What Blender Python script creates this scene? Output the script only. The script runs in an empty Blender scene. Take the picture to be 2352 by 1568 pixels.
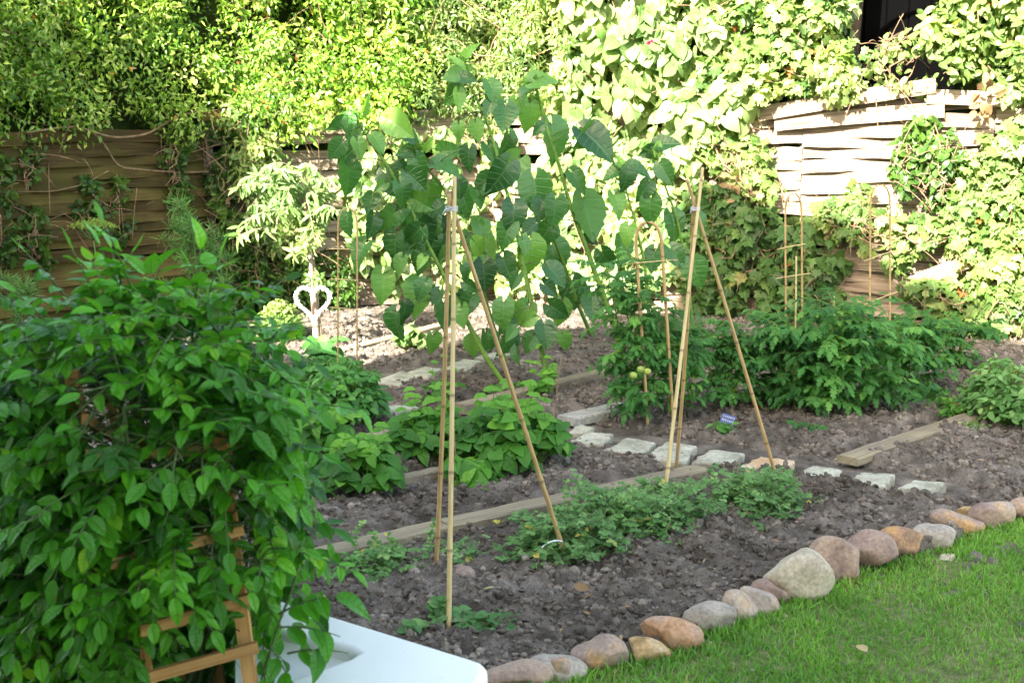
import bpy, bmesh, math, random
import numpy as np
from math import radians, sin, cos, tan, atan, pi, sqrt
from mathutils import Vector

scene = bpy.context.scene
# ------------------------------------------------------------------ camera
CAM = np.array([0.0, 0.0, 1.65]); FPX = 2700.0; W0, H0 = 2352.0, 1568.0
PITCH = atan(454.0 / FPX)
cam_d = bpy.data.cameras.new('camera'); cam = bpy.data.objects.new('camera', cam_d)
scene.collection.objects.link(cam); scene.camera = cam
cam.location = CAM; cam.rotation_euler = (pi / 2 - PITCH, 0, 0)
cam_d.sensor_width = 36.0; cam_d.lens = 36.0 * FPX / W0
cam_d.clip_start = 0.05; cam_d.clip_end = 2000
cam_d.dof.use_dof = True; cam_d.dof.focus_distance = 5.6; cam_d.dof.aperture_fstop = 5.6
# ------------------------------------------------------------------ light
SUN_EL = radians(33); SUN_AZ = radians(30)          # from behind the camera, 30 deg to the left
SD = np.array([-sin(SUN_AZ) * cos(SUN_EL), -cos(SUN_AZ) * cos(SUN_EL), sin(SUN_EL)])
world = bpy.data.worlds.new("World"); scene.world = world; world.use_nodes = True
nt = world.node_tree; bgn = nt.nodes['Background']
sky = nt.nodes.new('ShaderNodeTexSky'); sky.sky_type = 'NISHITA'; sky.sun_disc = False
sky.sun_elevation = SUN_EL; sky.sun_rotation = radians(210); sky.dust_density = 2.0; sky.air_density = 0.8; sky.ozone_density = 0.6
wt = nt.nodes.new('ShaderNodeMix'); wt.data_type = 'RGBA'; wt.blend_type = 'MULTIPLY'; wt.inputs[0].default_value = 1.0; wt.inputs[7].default_value = (1.16, 1.03, 0.80, 1)   # sky tinted warm for white balance
nt.links.new(sky.outputs[0], wt.inputs[6]); nt.links.new(wt.outputs[2], bgn.inputs[0]); bgn.inputs[1].default_value = 0.15
sun_d = bpy.data.lights.new('sun', 'SUN'); sun_d.energy = 5.0; sun_d.angle = radians(0.5); sun_d.color = (1.0, 0.93, 0.80)
sun = bpy.data.objects.new('sun', sun_d); scene.collection.objects.link(sun)
sun.rotation_euler = Vector(tuple(SD)).to_track_quat('Z', 'Y').to_euler()
scene.view_settings.view_transform = 'Standard'; scene.view_settings.look = 'None'
scene.view_settings.exposure = 2.75; scene.view_settings.gamma = 1.0
try: scene.view_settings.use_curve_mapping = False
except Exception: pass
scene.cycles.max_bounces = 7; scene.cycles.transparent_max_bounces = 4

# ------------------------------------------------------------------ pixel -> world helpers (photo measured at 2352 x 1568)
CP, SP = cos(PITCH), sin(PITCH)
def ray(px, py):
    a = (px - W0 / 2) / FPX; b = (H0 / 2 - py) / FPX
    return np.array([a, CP + b * SP, -SP + b * CP])
def G(px, py, z=0.0):
    d = ray(px, py); t = (z - CAM[2]) / d[2]; return CAM + d * t
def PY(px, py, Y):
    d = ray(px, py); return CAM + d * (Y / d[1])
def proj(P):
    P = np.atleast_2d(P) - CAM; dz = P[:, 1] * CP - P[:, 2] * SP; return np.stack([W0 / 2 + FPX * P[:, 0] / dz, H0 / 2 - FPX * (P[:, 1] * SP + P[:, 2] * CP) / dz], 1)
def px_m(P):                                          # photo pixels per metre at a point
    return FPX / ((P[1]) * CP - (P[2] - CAM[2]) * SP)
def nrm(a):
    a = np.asarray(a, float); return a / (np.linalg.norm(a, axis=-1, keepdims=True) + 1e-9)

FEN = [G(-420, 845), G(0, 788), G(488, 728), G(1134, 692), G(2352, 783), G(2750, 812)]
FEN = [np.array([p[0], p[1], 0.0]) for p in FEN]
def FP(px, py, off=0.0):                              # point on the fence plane moved `off` metres towards the garden
    d = ray(px, py)
    for i in range(len(FEN) - 1):
        A, B = FEN[i], FEN[i + 1]
        n = np.array([(B - A)[1], -(B - A)[0], 0]); n = n / np.linalg.norm(n)
        t = np.dot(A + n * off - CAM, n) / np.dot(d, n)
        P = CAM + d * t
        s = np.dot(P - A, B - A) / np.dot(B - A, B - A)
        if s <= 1.0 or i == len(FEN) - 2: return P
    return P

# ------------------------------------------------------------------ noise
def hsh(ix, iy, iz, seed):
    n = (ix.astype(np.int64) * 374761393 + iy.astype(np.int64) * 668265263 + iz.astype(np.int64) * 2147483647 + seed * 974711) & 0xffffffff
    n = ((n ^ (n >> 13)) * 1274126177) & 0xffffffff
    n = n ^ (n >> 16)
    return (n & 0xffffff) / float(0xffffff)
def vnoise(P, scale, seed=0):
    Q = np.asarray(P, float) * scale
    if Q.shape[1] == 2: Q = np.concatenate([Q, np.zeros((len(Q), 1))], 1)
    I = np.floor(Q); f = Q - I; f = f * f * (3 - 2 * f); I = I.astype(np.int64)
    r = 0
    for dx in (0, 1):
        wx = f[:, 0] if dx else 1 - f[:, 0]
        for dy in (0, 1):
            wy = f[:, 1] if dy else 1 - f[:, 1]
            for dz in (0, 1):
                wz = f[:, 2] if dz else 1 - f[:, 2]
                r = r + wx * wy * wz * hsh(I[:, 0] + dx, I[:, 1] + dy, I[:, 2] + dz, seed)
    return r
def lumps(P, cell, seed):                             # soft rounded bumps, 0..1
    Q = P / cell; I = np.floor(Q).astype(np.int64); best = np.zeros(len(P)); z0 = np.zeros(len(P), np.int64)
    for dx in (-1, 0, 1):
        for dy in (-1, 0, 1):
            cx = I[:, 0] + dx; cy = I[:, 1] + dy
            ax = cx + hsh(cx, cy, z0, seed); ay = cy + hsh(cx, cy, z0, seed + 1)
            rr = 0.35 + 0.5 * hsh(cx, cy, z0, seed + 2)
            d2 = ((Q[:, 0] - ax) ** 2 + (Q[:, 1] - ay) ** 2) / (rr * rr)
            best = np.maximum(best, np.sqrt(np.clip(1 - d2, 0, 1)) * rr)
    return best

# ------------------------------------------------------------------ mesh gathering
class Geo:
    def __init__(s): s.V = []; s.F = []; s.A = []; s.n = 0
    def add(s, v, f, a):
        v = np.asarray(v, np.float32); f = np.asarray(f, np.int64)
        s.V.append(v); s.F.append(f + s.n); s.A.append(np.asarray(a, np.float32)); s.n += len(v)
    def leaves(s, T, pos, tip, nor, size, rnd=None, rng=None, wid=None):
        tv, tf = T; pos = np.atleast_2d(pos); N = len(pos)
        t = nrm(tip); n = np.asarray(nor, float); n = nrm(n - (n * t).sum(1, keepdims=True) * t); b = np.cross(t, n)
        size = np.broadcast_to(np.asarray(size, float), (N,)).reshape(N, 1, 1)
        w = 1.0 if wid is None else np.broadcast_to(np.asarray(wid, float), (N,)).reshape(N, 1, 1)
        x = tv[None, :, 0:1] * w; y = tv[None, :, 1:2]; z = tv[None, :, 2:3]
        if rng is not None:                           # every leaf curls a little differently
            k = rng.normal(0, 0.22, (N, 1, 1)); z = z - k * y * y; z = z + rng.normal(0, 0.25, (N, 1, 1)) * x * y
        v = pos[:, None, :] + size * (x * b[:, None, :] + y * t[:, None, :] + z * n[:, None, :])
        f = tf[None] + (np.arange(N) * len(tv))[:, None, None]
        if rnd is None: rnd = np.random.default_rng(N).random(N)
        a = np.zeros((N, len(tv), 3)); a[:, :, 0] = tv[None, :, 3]; a[:, :, 1] = tv[None, :, 4]; a[:, :, 2] = np.asarray(rnd).reshape(N, 1)
        s.add(v.reshape(-1, 3), f.reshape(-1, 3), a.reshape(-1, 3))
    def tube(s, pts, rad, k=6, rnd=0.5, cap=True):
        P = np.asarray(pts, float); n = len(P); R = np.broadcast_to(np.asarray(rad, float), (n,))
        T = nrm(np.gradient(P, axis=0)); up = np.array([0, 0, 1.0]) if abs(T[0][2]) < 0.9 else np.array([1.0, 0, 0])
        S = nrm(np.cross(T, up)); U = np.cross(S, T); an = np.arange(k) * 2 * pi / k
        v = P[:, None, :] + R[:, None, None] * (np.cos(an)[None, :, None] * S[:, None, :] + np.sin(an)[None, :, None] * U[:, None, :])
        L = np.concatenate([[0], np.cumsum(np.linalg.norm(np.diff(P, axis=0), axis=1))])
        a = np.zeros((n, k, 3)); a[:, :, 0] = np.arange(k)[None] / k; a[:, :, 1] = L[:, None]; a[:, :, 2] = rnd
        f = []
        for i in range(n - 1):
            for j in range(k):
                q = i * k + j; r = i * k + (j + 1) % k; f += [(q, r, r + k), (q, r + k, q + k)]
        if cap:
            for j in range(1, k - 1): f += [(0, j + 1, j), ((n - 1) * k, (n - 1) * k + j, (n - 1) * k + j + 1)]
        s.add(v.reshape(-1, 3), f, a.reshape(-1, 3))
    def box(s, c, ax, hs, rnd=0.5):                   # centre, 3x3 rows = axes, half sizes
        ax = np.asarray(ax, float); v = []; 
        for i in (-1, 1):
            for j in (-1, 1):
                for k in (-1, 1): v.append(np.asarray(c) + ax[0] * i * hs[0] + ax[1] * j * hs[1] + ax[2] * k * hs[2])
        v = np.array(v); Q = [(0, 1, 3, 2), (4, 6, 7, 5), (0, 4, 5, 1), (2, 3, 7, 6), (0, 2, 6, 4), (1, 5, 7, 3)]
        for q in Q:
            p = v[list(q)]; a = [[np.dot(x - p[0], ax[0]), np.dot(x - p[0], ax[1] + ax[2]), rnd] for x in p]
            s.add(p, [(0, 1, 2), (0, 2, 3)], a)
    def build(s, name, mat, parent=None, smooth=True, loc=None):
        V = np.concatenate(s.V); F = np.concatenate(s.F); A = np.concatenate(s.A)
        if parent is not None: V = V - np.array(parent.location, np.float32)
        me = bpy.data.meshes.new(name)
        me.vertices.add(len(V)); me.vertices.foreach_set('co', V.astype(np.float32).ravel())
        me.loops.add(len(F) * 3); me.loops.foreach_set('vertex_index', F.astype(np.int32).ravel())
        me.polygons.add(len(F)); me.polygons.foreach_set('loop_start', (np.arange(len(F)) * 3).astype(np.int32))
        me.polygons.foreach_set('use_smooth', np.full(len(F), smooth))
        at = me.attributes.new('luv', 'FLOAT_VECTOR', 'POINT'); at.data.foreach_set('vector', A.astype(np.float32).ravel())
        me.update(calc_edges=True); me.validate()
        if mat is not None: me.materials.append(mat)
        o = bpy.data.objects.new(name, me); scene.collection.objects.link(o)
        if parent is not None: o.parent = parent
        return o
def thing(name, label, cat, loc=(0, 0, 0), group=None):
    o = bpy.data.objects.new(name, None); scene.collection.objects.link(o); o.location = tuple(float(x) for x in loc)
    o.empty_display_size = 0.1; o['label'] = label; o['category'] = cat
    if group: o['group'] = group
    return o
def tag(o, label=None, cat=None, group=None, kind=None):
    if label: o['label'] = label
    if cat: o['category'] = cat
    if group: o['group'] = group
    if kind: o['kind'] = kind
    return o
def top(g, name, mat, label, cat, group=None, smooth=True, loc=None):   # one-mesh thing with its origin at its base
    V = np.concatenate(g.V); c = V.mean(0); c[2] = V[:, 2].min()
    e = type('E', (), {})(); e.location = c
    me_o = None
    VV = [v - c for v in g.V]; g.V = VV
    o = g.build(name, mat, None, smooth); o.location = tuple(float(x) for x in c)
    return tag(o, label, cat, group)

# ------------------------------------------------------------------ materials
def mat_new(name):
    m = bpy.data.materials.new(name); m.use_nodes = True; t = m.node_tree
    return m, t, t.nodes['Principled BSDF'], t.nodes['Material Output']
def N(t, ty, **kw):
    n = t.nodes.new(ty)
    for k, v in kw.items(): setattr(n, k, v)
    return n
def ramp(t, fac, stops):
    r = N(t, 'ShaderNodeValToRGB'); e = r.color_ramp.elements
    while len(e) < len(stops): e.new(0.5)
    for i, (p, c) in enumerate(stops): e[i].position = p; e[i].color = (*c, 1)
    t.links.new(fac, r.inputs[0]); return r.outputs[0]
def mixc(t, fac, a, b, mode='MIX'):
    m = N(t, 'ShaderNodeMix', data_type='RGBA', blend_type=mode)
    for s, i in ((fac, 0), (a, 6), (b, 7)):
        if hasattr(s, 'is_linked'): t.links.new(s, m.inputs[i])
        else: m.inputs[i].default_value = s if i == 0 else (*s, 1)
    return m.outputs[2]
def mth(t, op, a, b=None, c=None):
    m = N(t, 'ShaderNodeMath', operation=op)
    for i, s in enumerate((a, b, c)):
        if s is None: continue
        if hasattr(s, 'is_linked'): t.links.new(s, m.inputs[i])
        else: m.inputs[i].default_value = s
    return m.outputs[0]
def leaf_mat(name, stops, transl=0.35, rough=0.5, vein=0.0, vcol=(0.2, 0.3, 0.12), spec=0.35, tcol=None, spots=0.0, bump=0.0):
    m, t, p, out = mat_new(name)
    at = N(t, 'ShaderNodeAttribute', attribute_name='luv'); sx = N(t, 'ShaderNodeSeparateXYZ'); t.links.new(at.outputs['Vector'], sx.inputs[0])
    col = ramp(t, sx.outputs[2], stops)
    geo = N(t, 'ShaderNodeNewGeometry')
    nz = N(t, 'ShaderNodeTexNoise'); nz.inputs['Scale'].default_value = 2.2; t.links.new(geo.outputs['Position'], nz.inputs['Vector'])
    col = mixc(t, 1.0, col, ramp(t, nz.outputs[0], [(0.35, (0.72, 0.8, 0.75)), (0.65, (1.2, 1.12, 1.0))]), 'MULTIPLY')
    if vein > 0:
        ax = mth(t, 'ABSOLUTE', sx.outputs[0])
        mid = mth(t, 'SMOOTH_MIN', mth(t, 'DIVIDE', ax, 0.045), 1.0, 0.2)
        s = mth(t, 'SUBTRACT', sx.outputs[1], mth(t, 'MULTIPLY', ax, 0.45)); w = mth(t, 'PINGPONG', mth(t, 'MULTIPLY', s, 6.5), 0.5)
        sv = mth(t, 'SMOOTH_MIN', mth(t, 'DIVIDE', w, 0.09), 1.0, 0.2)
        v = mth(t, 'MINIMUM', mid, sv); inv = mth(t, 'MULTIPLY', mth(t, 'SUBTRACT', 1.0, v), vein)
        col = mixc(t, inv, col, vcol)
        bm = N(t, 'ShaderNodeBump'); bm.inputs['Strength'].default_value = 0.6; bm.inputs['Distance'].default_value = 0.004
        t.links.new(v, bm.inputs['Height']); t.links.new(bm.outputs[0], p.inputs['Normal'])
    if spots > 0:
        n2 = N(t, 'ShaderNodeTexNoise'); n2.inputs['Scale'].default_value = 55; t.links.new(geo.outputs['Position'], n2.inputs['Vector'])
        col = mixc(t, ramp(t, n2.outputs[0], [(0.68, (0, 0, 0)), (0.74, (spots,) * 3)]), col, (0.16, 0.12, 0.03))
    back = mixc(t, geo.outputs['Backfacing'], col, mixc(t, 0.35, col, (0.20, 0.27, 0.14)))
    t.links.new(back, p.inputs['Base Color'])
    p.inputs['Roughness'].default_value = rough; p.inputs['Specular IOR Level'].default_value = spec
    tr = N(t, 'ShaderNodeBsdfTranslucent')
    tc = mixc(t, 1.0, col, tcol or (1.5, 1.55, 0.5), 'MULTIPLY'); t.links.new(tc, tr.inputs[0])
    mx = N(t, 'ShaderNodeMixShader'); mx.inputs[0].default_value = transl
    t.links.new(p.outputs[0], mx.inputs[1]); t.links.new(tr.outputs[0], mx.inputs[2]); t.links.new(mx.outputs[0], out.inputs[0])
    return m
def noise_mat(name, c1, c2, scale=8.0, rough=0.85, bump=0.4, bscale=40.0, c3=None, stretch=None, dist=0.01, spec=0.3, luvrand=0.0, patch=False):
    m, t, p, out = mat_new(name)
    tc = N(t, 'ShaderNodeTexCoord'); mp = N(t, 'ShaderNodeMapping'); t.links.new(tc.outputs['Object'], mp.inputs[0])
    oi = N(t, 'ShaderNodeObjectInfo'); t.links.new(mth(t, 'MULTIPLY', oi.outputs['Random'], 37.0), mp.inputs['Location'])
    if stretch: mp.inputs['Scale'].default_value = stretch
    n = N(t, 'ShaderNodeTexNoise'); n.inputs['Scale'].default_value = scale; n.inputs['Detail'].default_value = 6; t.links.new(mp.outputs[0], n.inputs['Vector'])
    st = [(0.32, c1), (0.66, c2)] if c3 is None else [(0.3, c1), (0.5, c2), (0.68, c3)]
    col = ramp(t, n.outputs[0], st)
    n3 = N(t, 'ShaderNodeTexNoise'); n3.inputs['Scale'].default_value = bscale * 1.3; n3.inputs['Detail'].default_value = 4; t.links.new(mp.outputs[0], n3.inputs['Vector'])
    col = mixc(t, 1.0, col, ramp(t, n3.outputs[0], [(0.3, (0.72,) * 3), (0.7, (1.2,) * 3)]), 'MULTIPLY')
    if patch:
        ge = N(t, 'ShaderNodeNewGeometry'); pn = N(t, 'ShaderNodeTexNoise'); pn.inputs['Scale'].default_value = 1.1; pn.inputs['Detail'].default_value = 3; t.links.new(ge.outputs['Position'], pn.inputs['Vector'])
        col = mixc(t, 1.0, col, ramp(t, pn.outputs[0], [(0.38, (0.70, 0.68, 0.66)), (0.62, (1.18, 1.17, 1.17))]), 'MULTIPLY')
    if luvrand:
        at = N(t, 'ShaderNodeAttribute', attribute_name='luv'); sx = N(t, 'ShaderNodeSeparateXYZ'); t.links.new(at.outputs['Vector'], sx.inputs[0])
        col = mixc(t, 1.0, col, ramp(t, sx.outputs[2], [(0, (1 - luvrand,) * 3), (1, (1 + luvrand,) * 3)]), 'MULTIPLY')
    t.links.new(col, p.inputs['Base Color'])
    p.inputs['Roughness'].default_value = rough; p.inputs['Specular IOR Level'].default_value = spec
    b = N(t, 'ShaderNodeBump'); b.inputs['Strength'].default_value = bump; b.inputs['Distance'].default_value = dist
    n2 = N(t, 'ShaderNodeTexNoise'); n2.inputs['Scale'].default_value = bscale; n2.inputs['Detail'].default_value = 8; t.links.new(mp.outputs[0], n2.inputs['Vector'])
    t.links.new(n2.outputs[0], b.inputs['Height']); t.links.new(b.outputs[0], p.inputs['Normal'])
    return m
def wood_mat(name, c1, c2, c3, grain=1.0, rough=0.85, spread=0.35, bump=0.5, moss=None):   # luv.x runs along the board in metres
    m, t, p, out = mat_new(name)
    at = N(t, 'ShaderNodeAttribute', attribute_name='luv'); sx = N(t, 'ShaderNodeSeparateXYZ'); t.links.new(at.outputs['Vector'], sx.inputs[0])
    cb = N(t, 'ShaderNodeCombineXYZ')
    t.links.new(mth(t, 'MULTIPLY', sx.outputs[0], 2.2), cb.inputs[0]); t.links.new(mth(t, 'MULTIPLY', sx.outputs[1], 75.0 * grain), cb.inputs[1]); t.links.new(mth(t, 'MULTIPLY', sx.outputs[2], 61.0), cb.inputs[2])
    n = N(t, 'ShaderNodeTexNoise'); n.inputs['Scale'].default_value = 1.0; n.inputs['Detail'].default_value = 7; n.inputs['Roughness'].default_value = 0.65; t.links.new(cb.outputs[0], n.inputs['Vector'])
    col = ramp(t, n.outputs[0], [(0.32, c1), (0.52, c2), (0.72, c3)])
    geo = N(t, 'ShaderNodeNewGeometry'); n2 = N(t, 'ShaderNodeTexNoise'); n2.inputs['Scale'].default_value = 3.5; n2.inputs['Detail'].default_value = 5; t.links.new(geo.outputs['Position'], n2.inputs['Vector'])
    if moss: col = mixc(t, ramp(t, n2.outputs[0], [(0.42, (0, 0, 0)), (0.62, (0.75,) * 3)]), col, moss)
    else: col = mixc(t, 1.0, col, ramp(t, n2.outputs[0], [(0.35, (0.78,) * 3), (0.65, (1.15,) * 3)]), 'MULTIPLY')
    col = mixc(t, 1.0, col, ramp(t, sx.outputs[2], [(0, (1 - spread,) * 3), (1, (1 + spread,) * 3)]), 'MULTIPLY')
    t.links.new(col, p.inputs['Base Color']); p.inputs['Roughness'].default_value = rough; p.inputs['Specular IOR Level'].default_value = 0.25
    b = N(t, 'ShaderNodeBump'); b.inputs['Strength'].default_value = bump; b.inputs['Distance'].default_value = 0.004
    t.links.new(n.outputs[0], b.inputs['Height']); t.links.new(b.outputs[0], p.inputs['Normal'])
    return m
def bamboo_mat(name, c1, c2):
    m, t, p, out = mat_new(name)
    at = N(t, 'ShaderNodeAttribute', attribute_name='luv'); sx = N(t, 'ShaderNodeSeparateXYZ'); t.links.new(at.outputs['Vector'], sx.inputs[0])
    cb = N(t, 'ShaderNodeCombineXYZ'); t.links.new(mth(t, 'MULTIPLY', sx.outputs[0], 5.0), cb.inputs[0]); t.links.new(mth(t, 'MULTIPLY', sx.outputs[1], 9.0), cb.inputs[1]); t.links.new(mth(t, 'MULTIPLY', sx.outputs[2], 50), cb.inputs[2])
    n = N(t, 'ShaderNodeTexNoise'); n.inputs['Scale'].default_value = 1.0; n.inputs['Detail'].default_value = 6; t.links.new(cb.outputs[0], n.inputs['Vector'])
    col = ramp(t, n.outputs[0], [(0.35, c1), (0.65, c2)])
    w = mth(t, 'PINGPONG', mth(t, 'ADD', mth(t, 'MULTIPLY', sx.outputs[1], 1 / 0.27), sx.outputs[2]), 0.5)
    col = mixc(t, ramp(t, w, [(0.0, (0.8,) * 3), (0.035, (0, 0, 0))]), col, (0.13, 0.08, 0.035))
    t.links.new(col, p.inputs['Base Color']); p.inputs['Roughness'].default_value = 0.5
    return m
M = {}
M['soil'] = noise_mat('soil', (0.10, 0.084, 0.069), (0.195, 0.168, 0.144), 9, 0.95, 1.0, 130, c3=(0.30, 0.26, 0.222), dist=0.02, spec=0.1, patch=True)
M['clod'] = noise_mat('soil_clod', (0.10, 0.084, 0.07), (0.28, 0.24, 0.205), 9, 0.95, 0.8, 150, dist=0.008, spec=0.1, luvrand=0.3, patch=True)
M['turf'] = noise_mat('turf', (0.09, 0.11, 0.035), (0.15, 0.16, 0.06), 30, 0.95, 0.6, 150, c3=(0.25, 0.22, 0.12))
M['grass'] = leaf_mat('grass_blade', [(0, (0.12, 0.28, 0.045)), (0.5, (0.20, 0.42, 0.075)), (0.88, (0.28, 0.46, 0.11)), (0.97, (0.42, 0.38, 0.20))], 0.35, 0.6)
M['hedge'] = leaf_mat('hedge_leaf', [(0, (0.05, 0.15, 0.012)), (0.45, (0.22, 0.39, 0.045)), (0.85, (0.48, 0.60, 0.16)), (0.985, (0.45, 0.50, 0.25)), (1, (0.6, 0.2, 0.04))], 0.35, 0.35, spec=0.6, tcol=(1.35, 1.45, 0.55))
M['hedge2'] = leaf_mat('shrub_leaf', [(0, (0.08, 0.17, 0.04)), (0.5, (0.20, 0.31, 0.09)), (0.9, (0.38, 0.46, 0.20)), (1, (0.5, 0.5, 0.28))], 0.35, 0.4, spec=0.6)
M['heart'] = leaf_mat('vine_leaf', [(0, (0.10, 0.20, 0.05)), (0.6, (0.27, 0.37, 0.16)), (1, (0.46, 0.52, 0.30))], 0.32, 0.4, vein=0.25, vcol=(0.5, 0.55, 0.3))
M['ivy'] = leaf_mat('ivy_leaf', [(0, (0.05, 0.12, 0.025)), (0.55, (0.18, 0.29, 0.08)), (0.93, (0.40, 0.47, 0.20)), (0.985, (0.40, 0.42, 0.16)), (1, (0.42, 0.13, 0.04))], 0.32, 0.4, vein=0.3, vcol=(0.35, 0.42, 0.2))
M['ivy_shade'] = leaf_mat('large_shaded_ivy_leaf', [(0, (0.03, 0.085, 0.02)), (0.6, (0.08, 0.18, 0.045)), (0.96, (0.17, 0.28, 0.08)), (1, (0.4, 0.14, 0.04))], 0.3, 0.4, vein=0.4, vcol=(0.25, 0.34, 0.16))  # darker ivy: the shade low on the fence is put into the colour
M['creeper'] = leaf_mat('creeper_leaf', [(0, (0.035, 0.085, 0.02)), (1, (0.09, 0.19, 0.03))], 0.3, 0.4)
M['sunflower'] = leaf_mat('sunflower_leaf', [(0, (0.018, 0.085, 0.022)), (0.5, (0.055, 0.19, 0.04)), (1, (0.20, 0.42, 0.07))], 0.28, 0.36, vein=0.35, vcol=(0.15, 0.29, 0.12), spec=0.65)
M['tomato'] = leaf_mat('tomato_leaf', [(0, (0.03, 0.12, 0.03)), (0.6, (0.075, 0.25, 0.055)), (1, (0.18, 0.42, 0.09))], 0.35, 0.55, vein=0.25, vcol=(0.12, 0.26, 0.09))
M['bean'] = leaf_mat('bean_leaf', [(0, (0.035, 0.13, 0.018)), (0.6, (0.08, 0.26, 0.03)), (1, (0.18, 0.42, 0.05))], 0.35, 0.45, vein=0.25, vcol=(0.16, 0.34, 0.08))
M['pea'] = leaf_mat('pea_leaf', [(0, (0.065, 0.17, 0.045)), (0.6, (0.14, 0.31, 0.09)), (0.97, (0.27, 0.44, 0.17)), (1, (0.5, 0.45, 0.1))], 0.3, 0.5)
M['basil'] = leaf_mat('basil_leaf', [(0, (0.055, 0.19, 0.04)), (1, (0.12, 0.33, 0.07))], 0.3, 0.4)
M['wisteria'] = leaf_mat('wisteria_leaf', [(0, (0.016, 0.09, 0.006)), (0.45, (0.07, 0.29, 0.014)), (0.8, (0.12, 0.41, 0.016)), (1, (0.30, 0.56, 0.03))], 0.33, 0.36, vein=0.3, vcol=(0.09, 0.28, 0.03), spec=0.45, spots=0.5)
M['peach'] = leaf_mat('peach_leaf', [(0, (0.10, 0.20, 0.05)), (1, (0.30, 0.40, 0.17))], 0.3, 0.4)
M['fennel'] = leaf_mat('fennel_leaf', [(0, (0.08, 0.20, 0.05)), (1, (0.17, 0.33, 0.09))], 0.3, 0.6)
M['flower'] = leaf_mat('umbel_flower', [(0, (0.22, 0.32, 0.06)), (1, (0.40, 0.46, 0.09))], 0.3, 0.6)
M['stem'] = noise_mat('green_stem', (0.09, 0.20, 0.03), (0.17, 0.30, 0.05), 14, 0.6, 0.2, 60)
M['peastem'] = noise_mat('pea_stem', (0.16, 0.27, 0.10), (0.28, 0.38, 0.18), 14, 0.6, 0.2, 60)
M['darkstem'] = noise_mat('petiole', (0.06, 0.11, 0.04), (0.12, 0.17, 0.06), 14, 0.6, 0.2, 60)
M['twig'] = noise_mat('twig_bark', (0.16, 0.10, 0.06), (0.32, 0.22, 0.14), 14, 0.9, 0.4, 60)
M['bark'] = noise_mat('pale_bark', (0.30, 0.22, 0.16), (0.50, 0.40, 0.32), 20, 0.9, 0.5, 60)
M['darkbark'] = noise_mat('dark_bark', (0.03, 0.022, 0.015), (0.08, 0.055, 0.035), 6, 0.95, 0.8, 20)
M['core'] = noise_mat('hedge_inner_shade', (0.010, 0.016, 0.005), (0.028, 0.042, 0.012), 6, 0.95, 0.5, 30, spec=0.0)  # dark backing colour, the hedge's inner shade is put into it
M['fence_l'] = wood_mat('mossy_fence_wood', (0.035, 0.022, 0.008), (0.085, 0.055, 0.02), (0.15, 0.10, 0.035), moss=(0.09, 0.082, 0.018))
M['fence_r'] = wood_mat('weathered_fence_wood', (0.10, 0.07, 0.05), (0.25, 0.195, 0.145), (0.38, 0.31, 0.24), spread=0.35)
M['timber'] = wood_mat('edging_timber', (0.19, 0.15, 0.10), (0.29, 0.24, 0.16), (0.38, 0.32, 0.22), spread=0.12, moss=(0.18, 0.15, 0.115))
M['trellis'] = wood_mat('trellis_wood', (0.36, 0.17, 0.055), (0.55, 0.30, 0.11), (0.68, 0.42, 0.17), spread=0.2, rough=0.7)
M['bamboo'] = bamboo_mat('bamboo', (0.36, 0.225, 0.095), (0.52, 0.36, 0.165))
M['bamboo2'] = bamboo_mat('pale_bamboo', (0.48, 0.35, 0.16), (0.62, 0.50, 0.25))
M['twine'] = noise_mat('grey_twine', (0.45, 0.46, 0.5), (0.7, 0.72, 0.78), 60, 0.7, 0.4, 200)
_m, _t, _p, _o = mat_new('white_plaster'); _tc = N(_t, 'ShaderNodeTexCoord'); _n = N(_t, 'ShaderNodeTexNoise'); _n.inputs['Scale'].default_value = 2.5; _n.inputs['Detail'].default_value = 8; _t.links.new(_tc.outputs['Object'], _n.inputs['Vector'])
_n2 = N(_t, 'ShaderNodeTexNoise'); _n2.inputs['Scale'].default_value = 90; _t.links.new(_tc.outputs['Object'], _n2.inputs['Vector'])
_c = mixc(_t, ramp(_t, _n2.outputs[0], [(0.70, (0, 0, 0)), (0.76, (0.5,) * 3)]), ramp(_t, _n.outputs[0], [(0.35, (0.80, 0.80, 0.76)), (0.65, (0.87, 0.87, 0.84))]), (0.45, 0.42, 0.36)); _t.links.new(_c, _p.inputs['Base Color']); _p.inputs['Roughness'].default_value = 0.7
_b = N(_t, 'ShaderNodeBump'); _b.inputs['Strength'].default_value = 0.15; _b.inputs['Distance'].default_value = 0.003; _t.links.new(_n.outputs[0], _b.inputs['Height']); _t.links.new(_b.outputs[0], _p.inputs['Normal']); M['plaster'] = _m
M['flag'] = noise_mat('flagstone', (0.26, 0.25, 0.19), (0.40, 0.38, 0.30), 9, 0.85, 0.4, 45, c3=(0.50, 0.48, 0.39), dist=0.005)
M['flag_o'] = noise_mat('flagstone_rusty', (0.50, 0.32, 0.18), (0.58, 0.42, 0.28), 6, 0.85, 0.6, 45, c3=(0.60, 0.56, 0.44), dist=0.01)
M['paver'] = noise_mat('grey_paver', (0.30, 0.29, 0.27), (0.44, 0.42, 0.38), 9, 0.9, 0.5, 45, dist=0.008)
M['wreath'] = noise_mat('white_wreath', (0.75, 0.73, 0.72), (0.85, 0.83, 0.82), 30, 0.8, 0.3, 80)
M['whiteplastic'] = noise_mat('white_plastic', (0.7, 0.72, 0.74), (0.8, 0.8, 0.8), 30, 0.4, 0.1, 80)
M['bluetag'] = noise_mat('blue_label', (0.10, 0.14, 0.36), (0.14, 0.19, 0.46), 30, 0.4, 0.1, 80)
M['greentomato'] = noise_mat('unripe_tomato', (0.25, 0.36, 0.07), (0.38, 0.44, 0.10), 12, 0.3, 0.05, 30)
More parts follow.
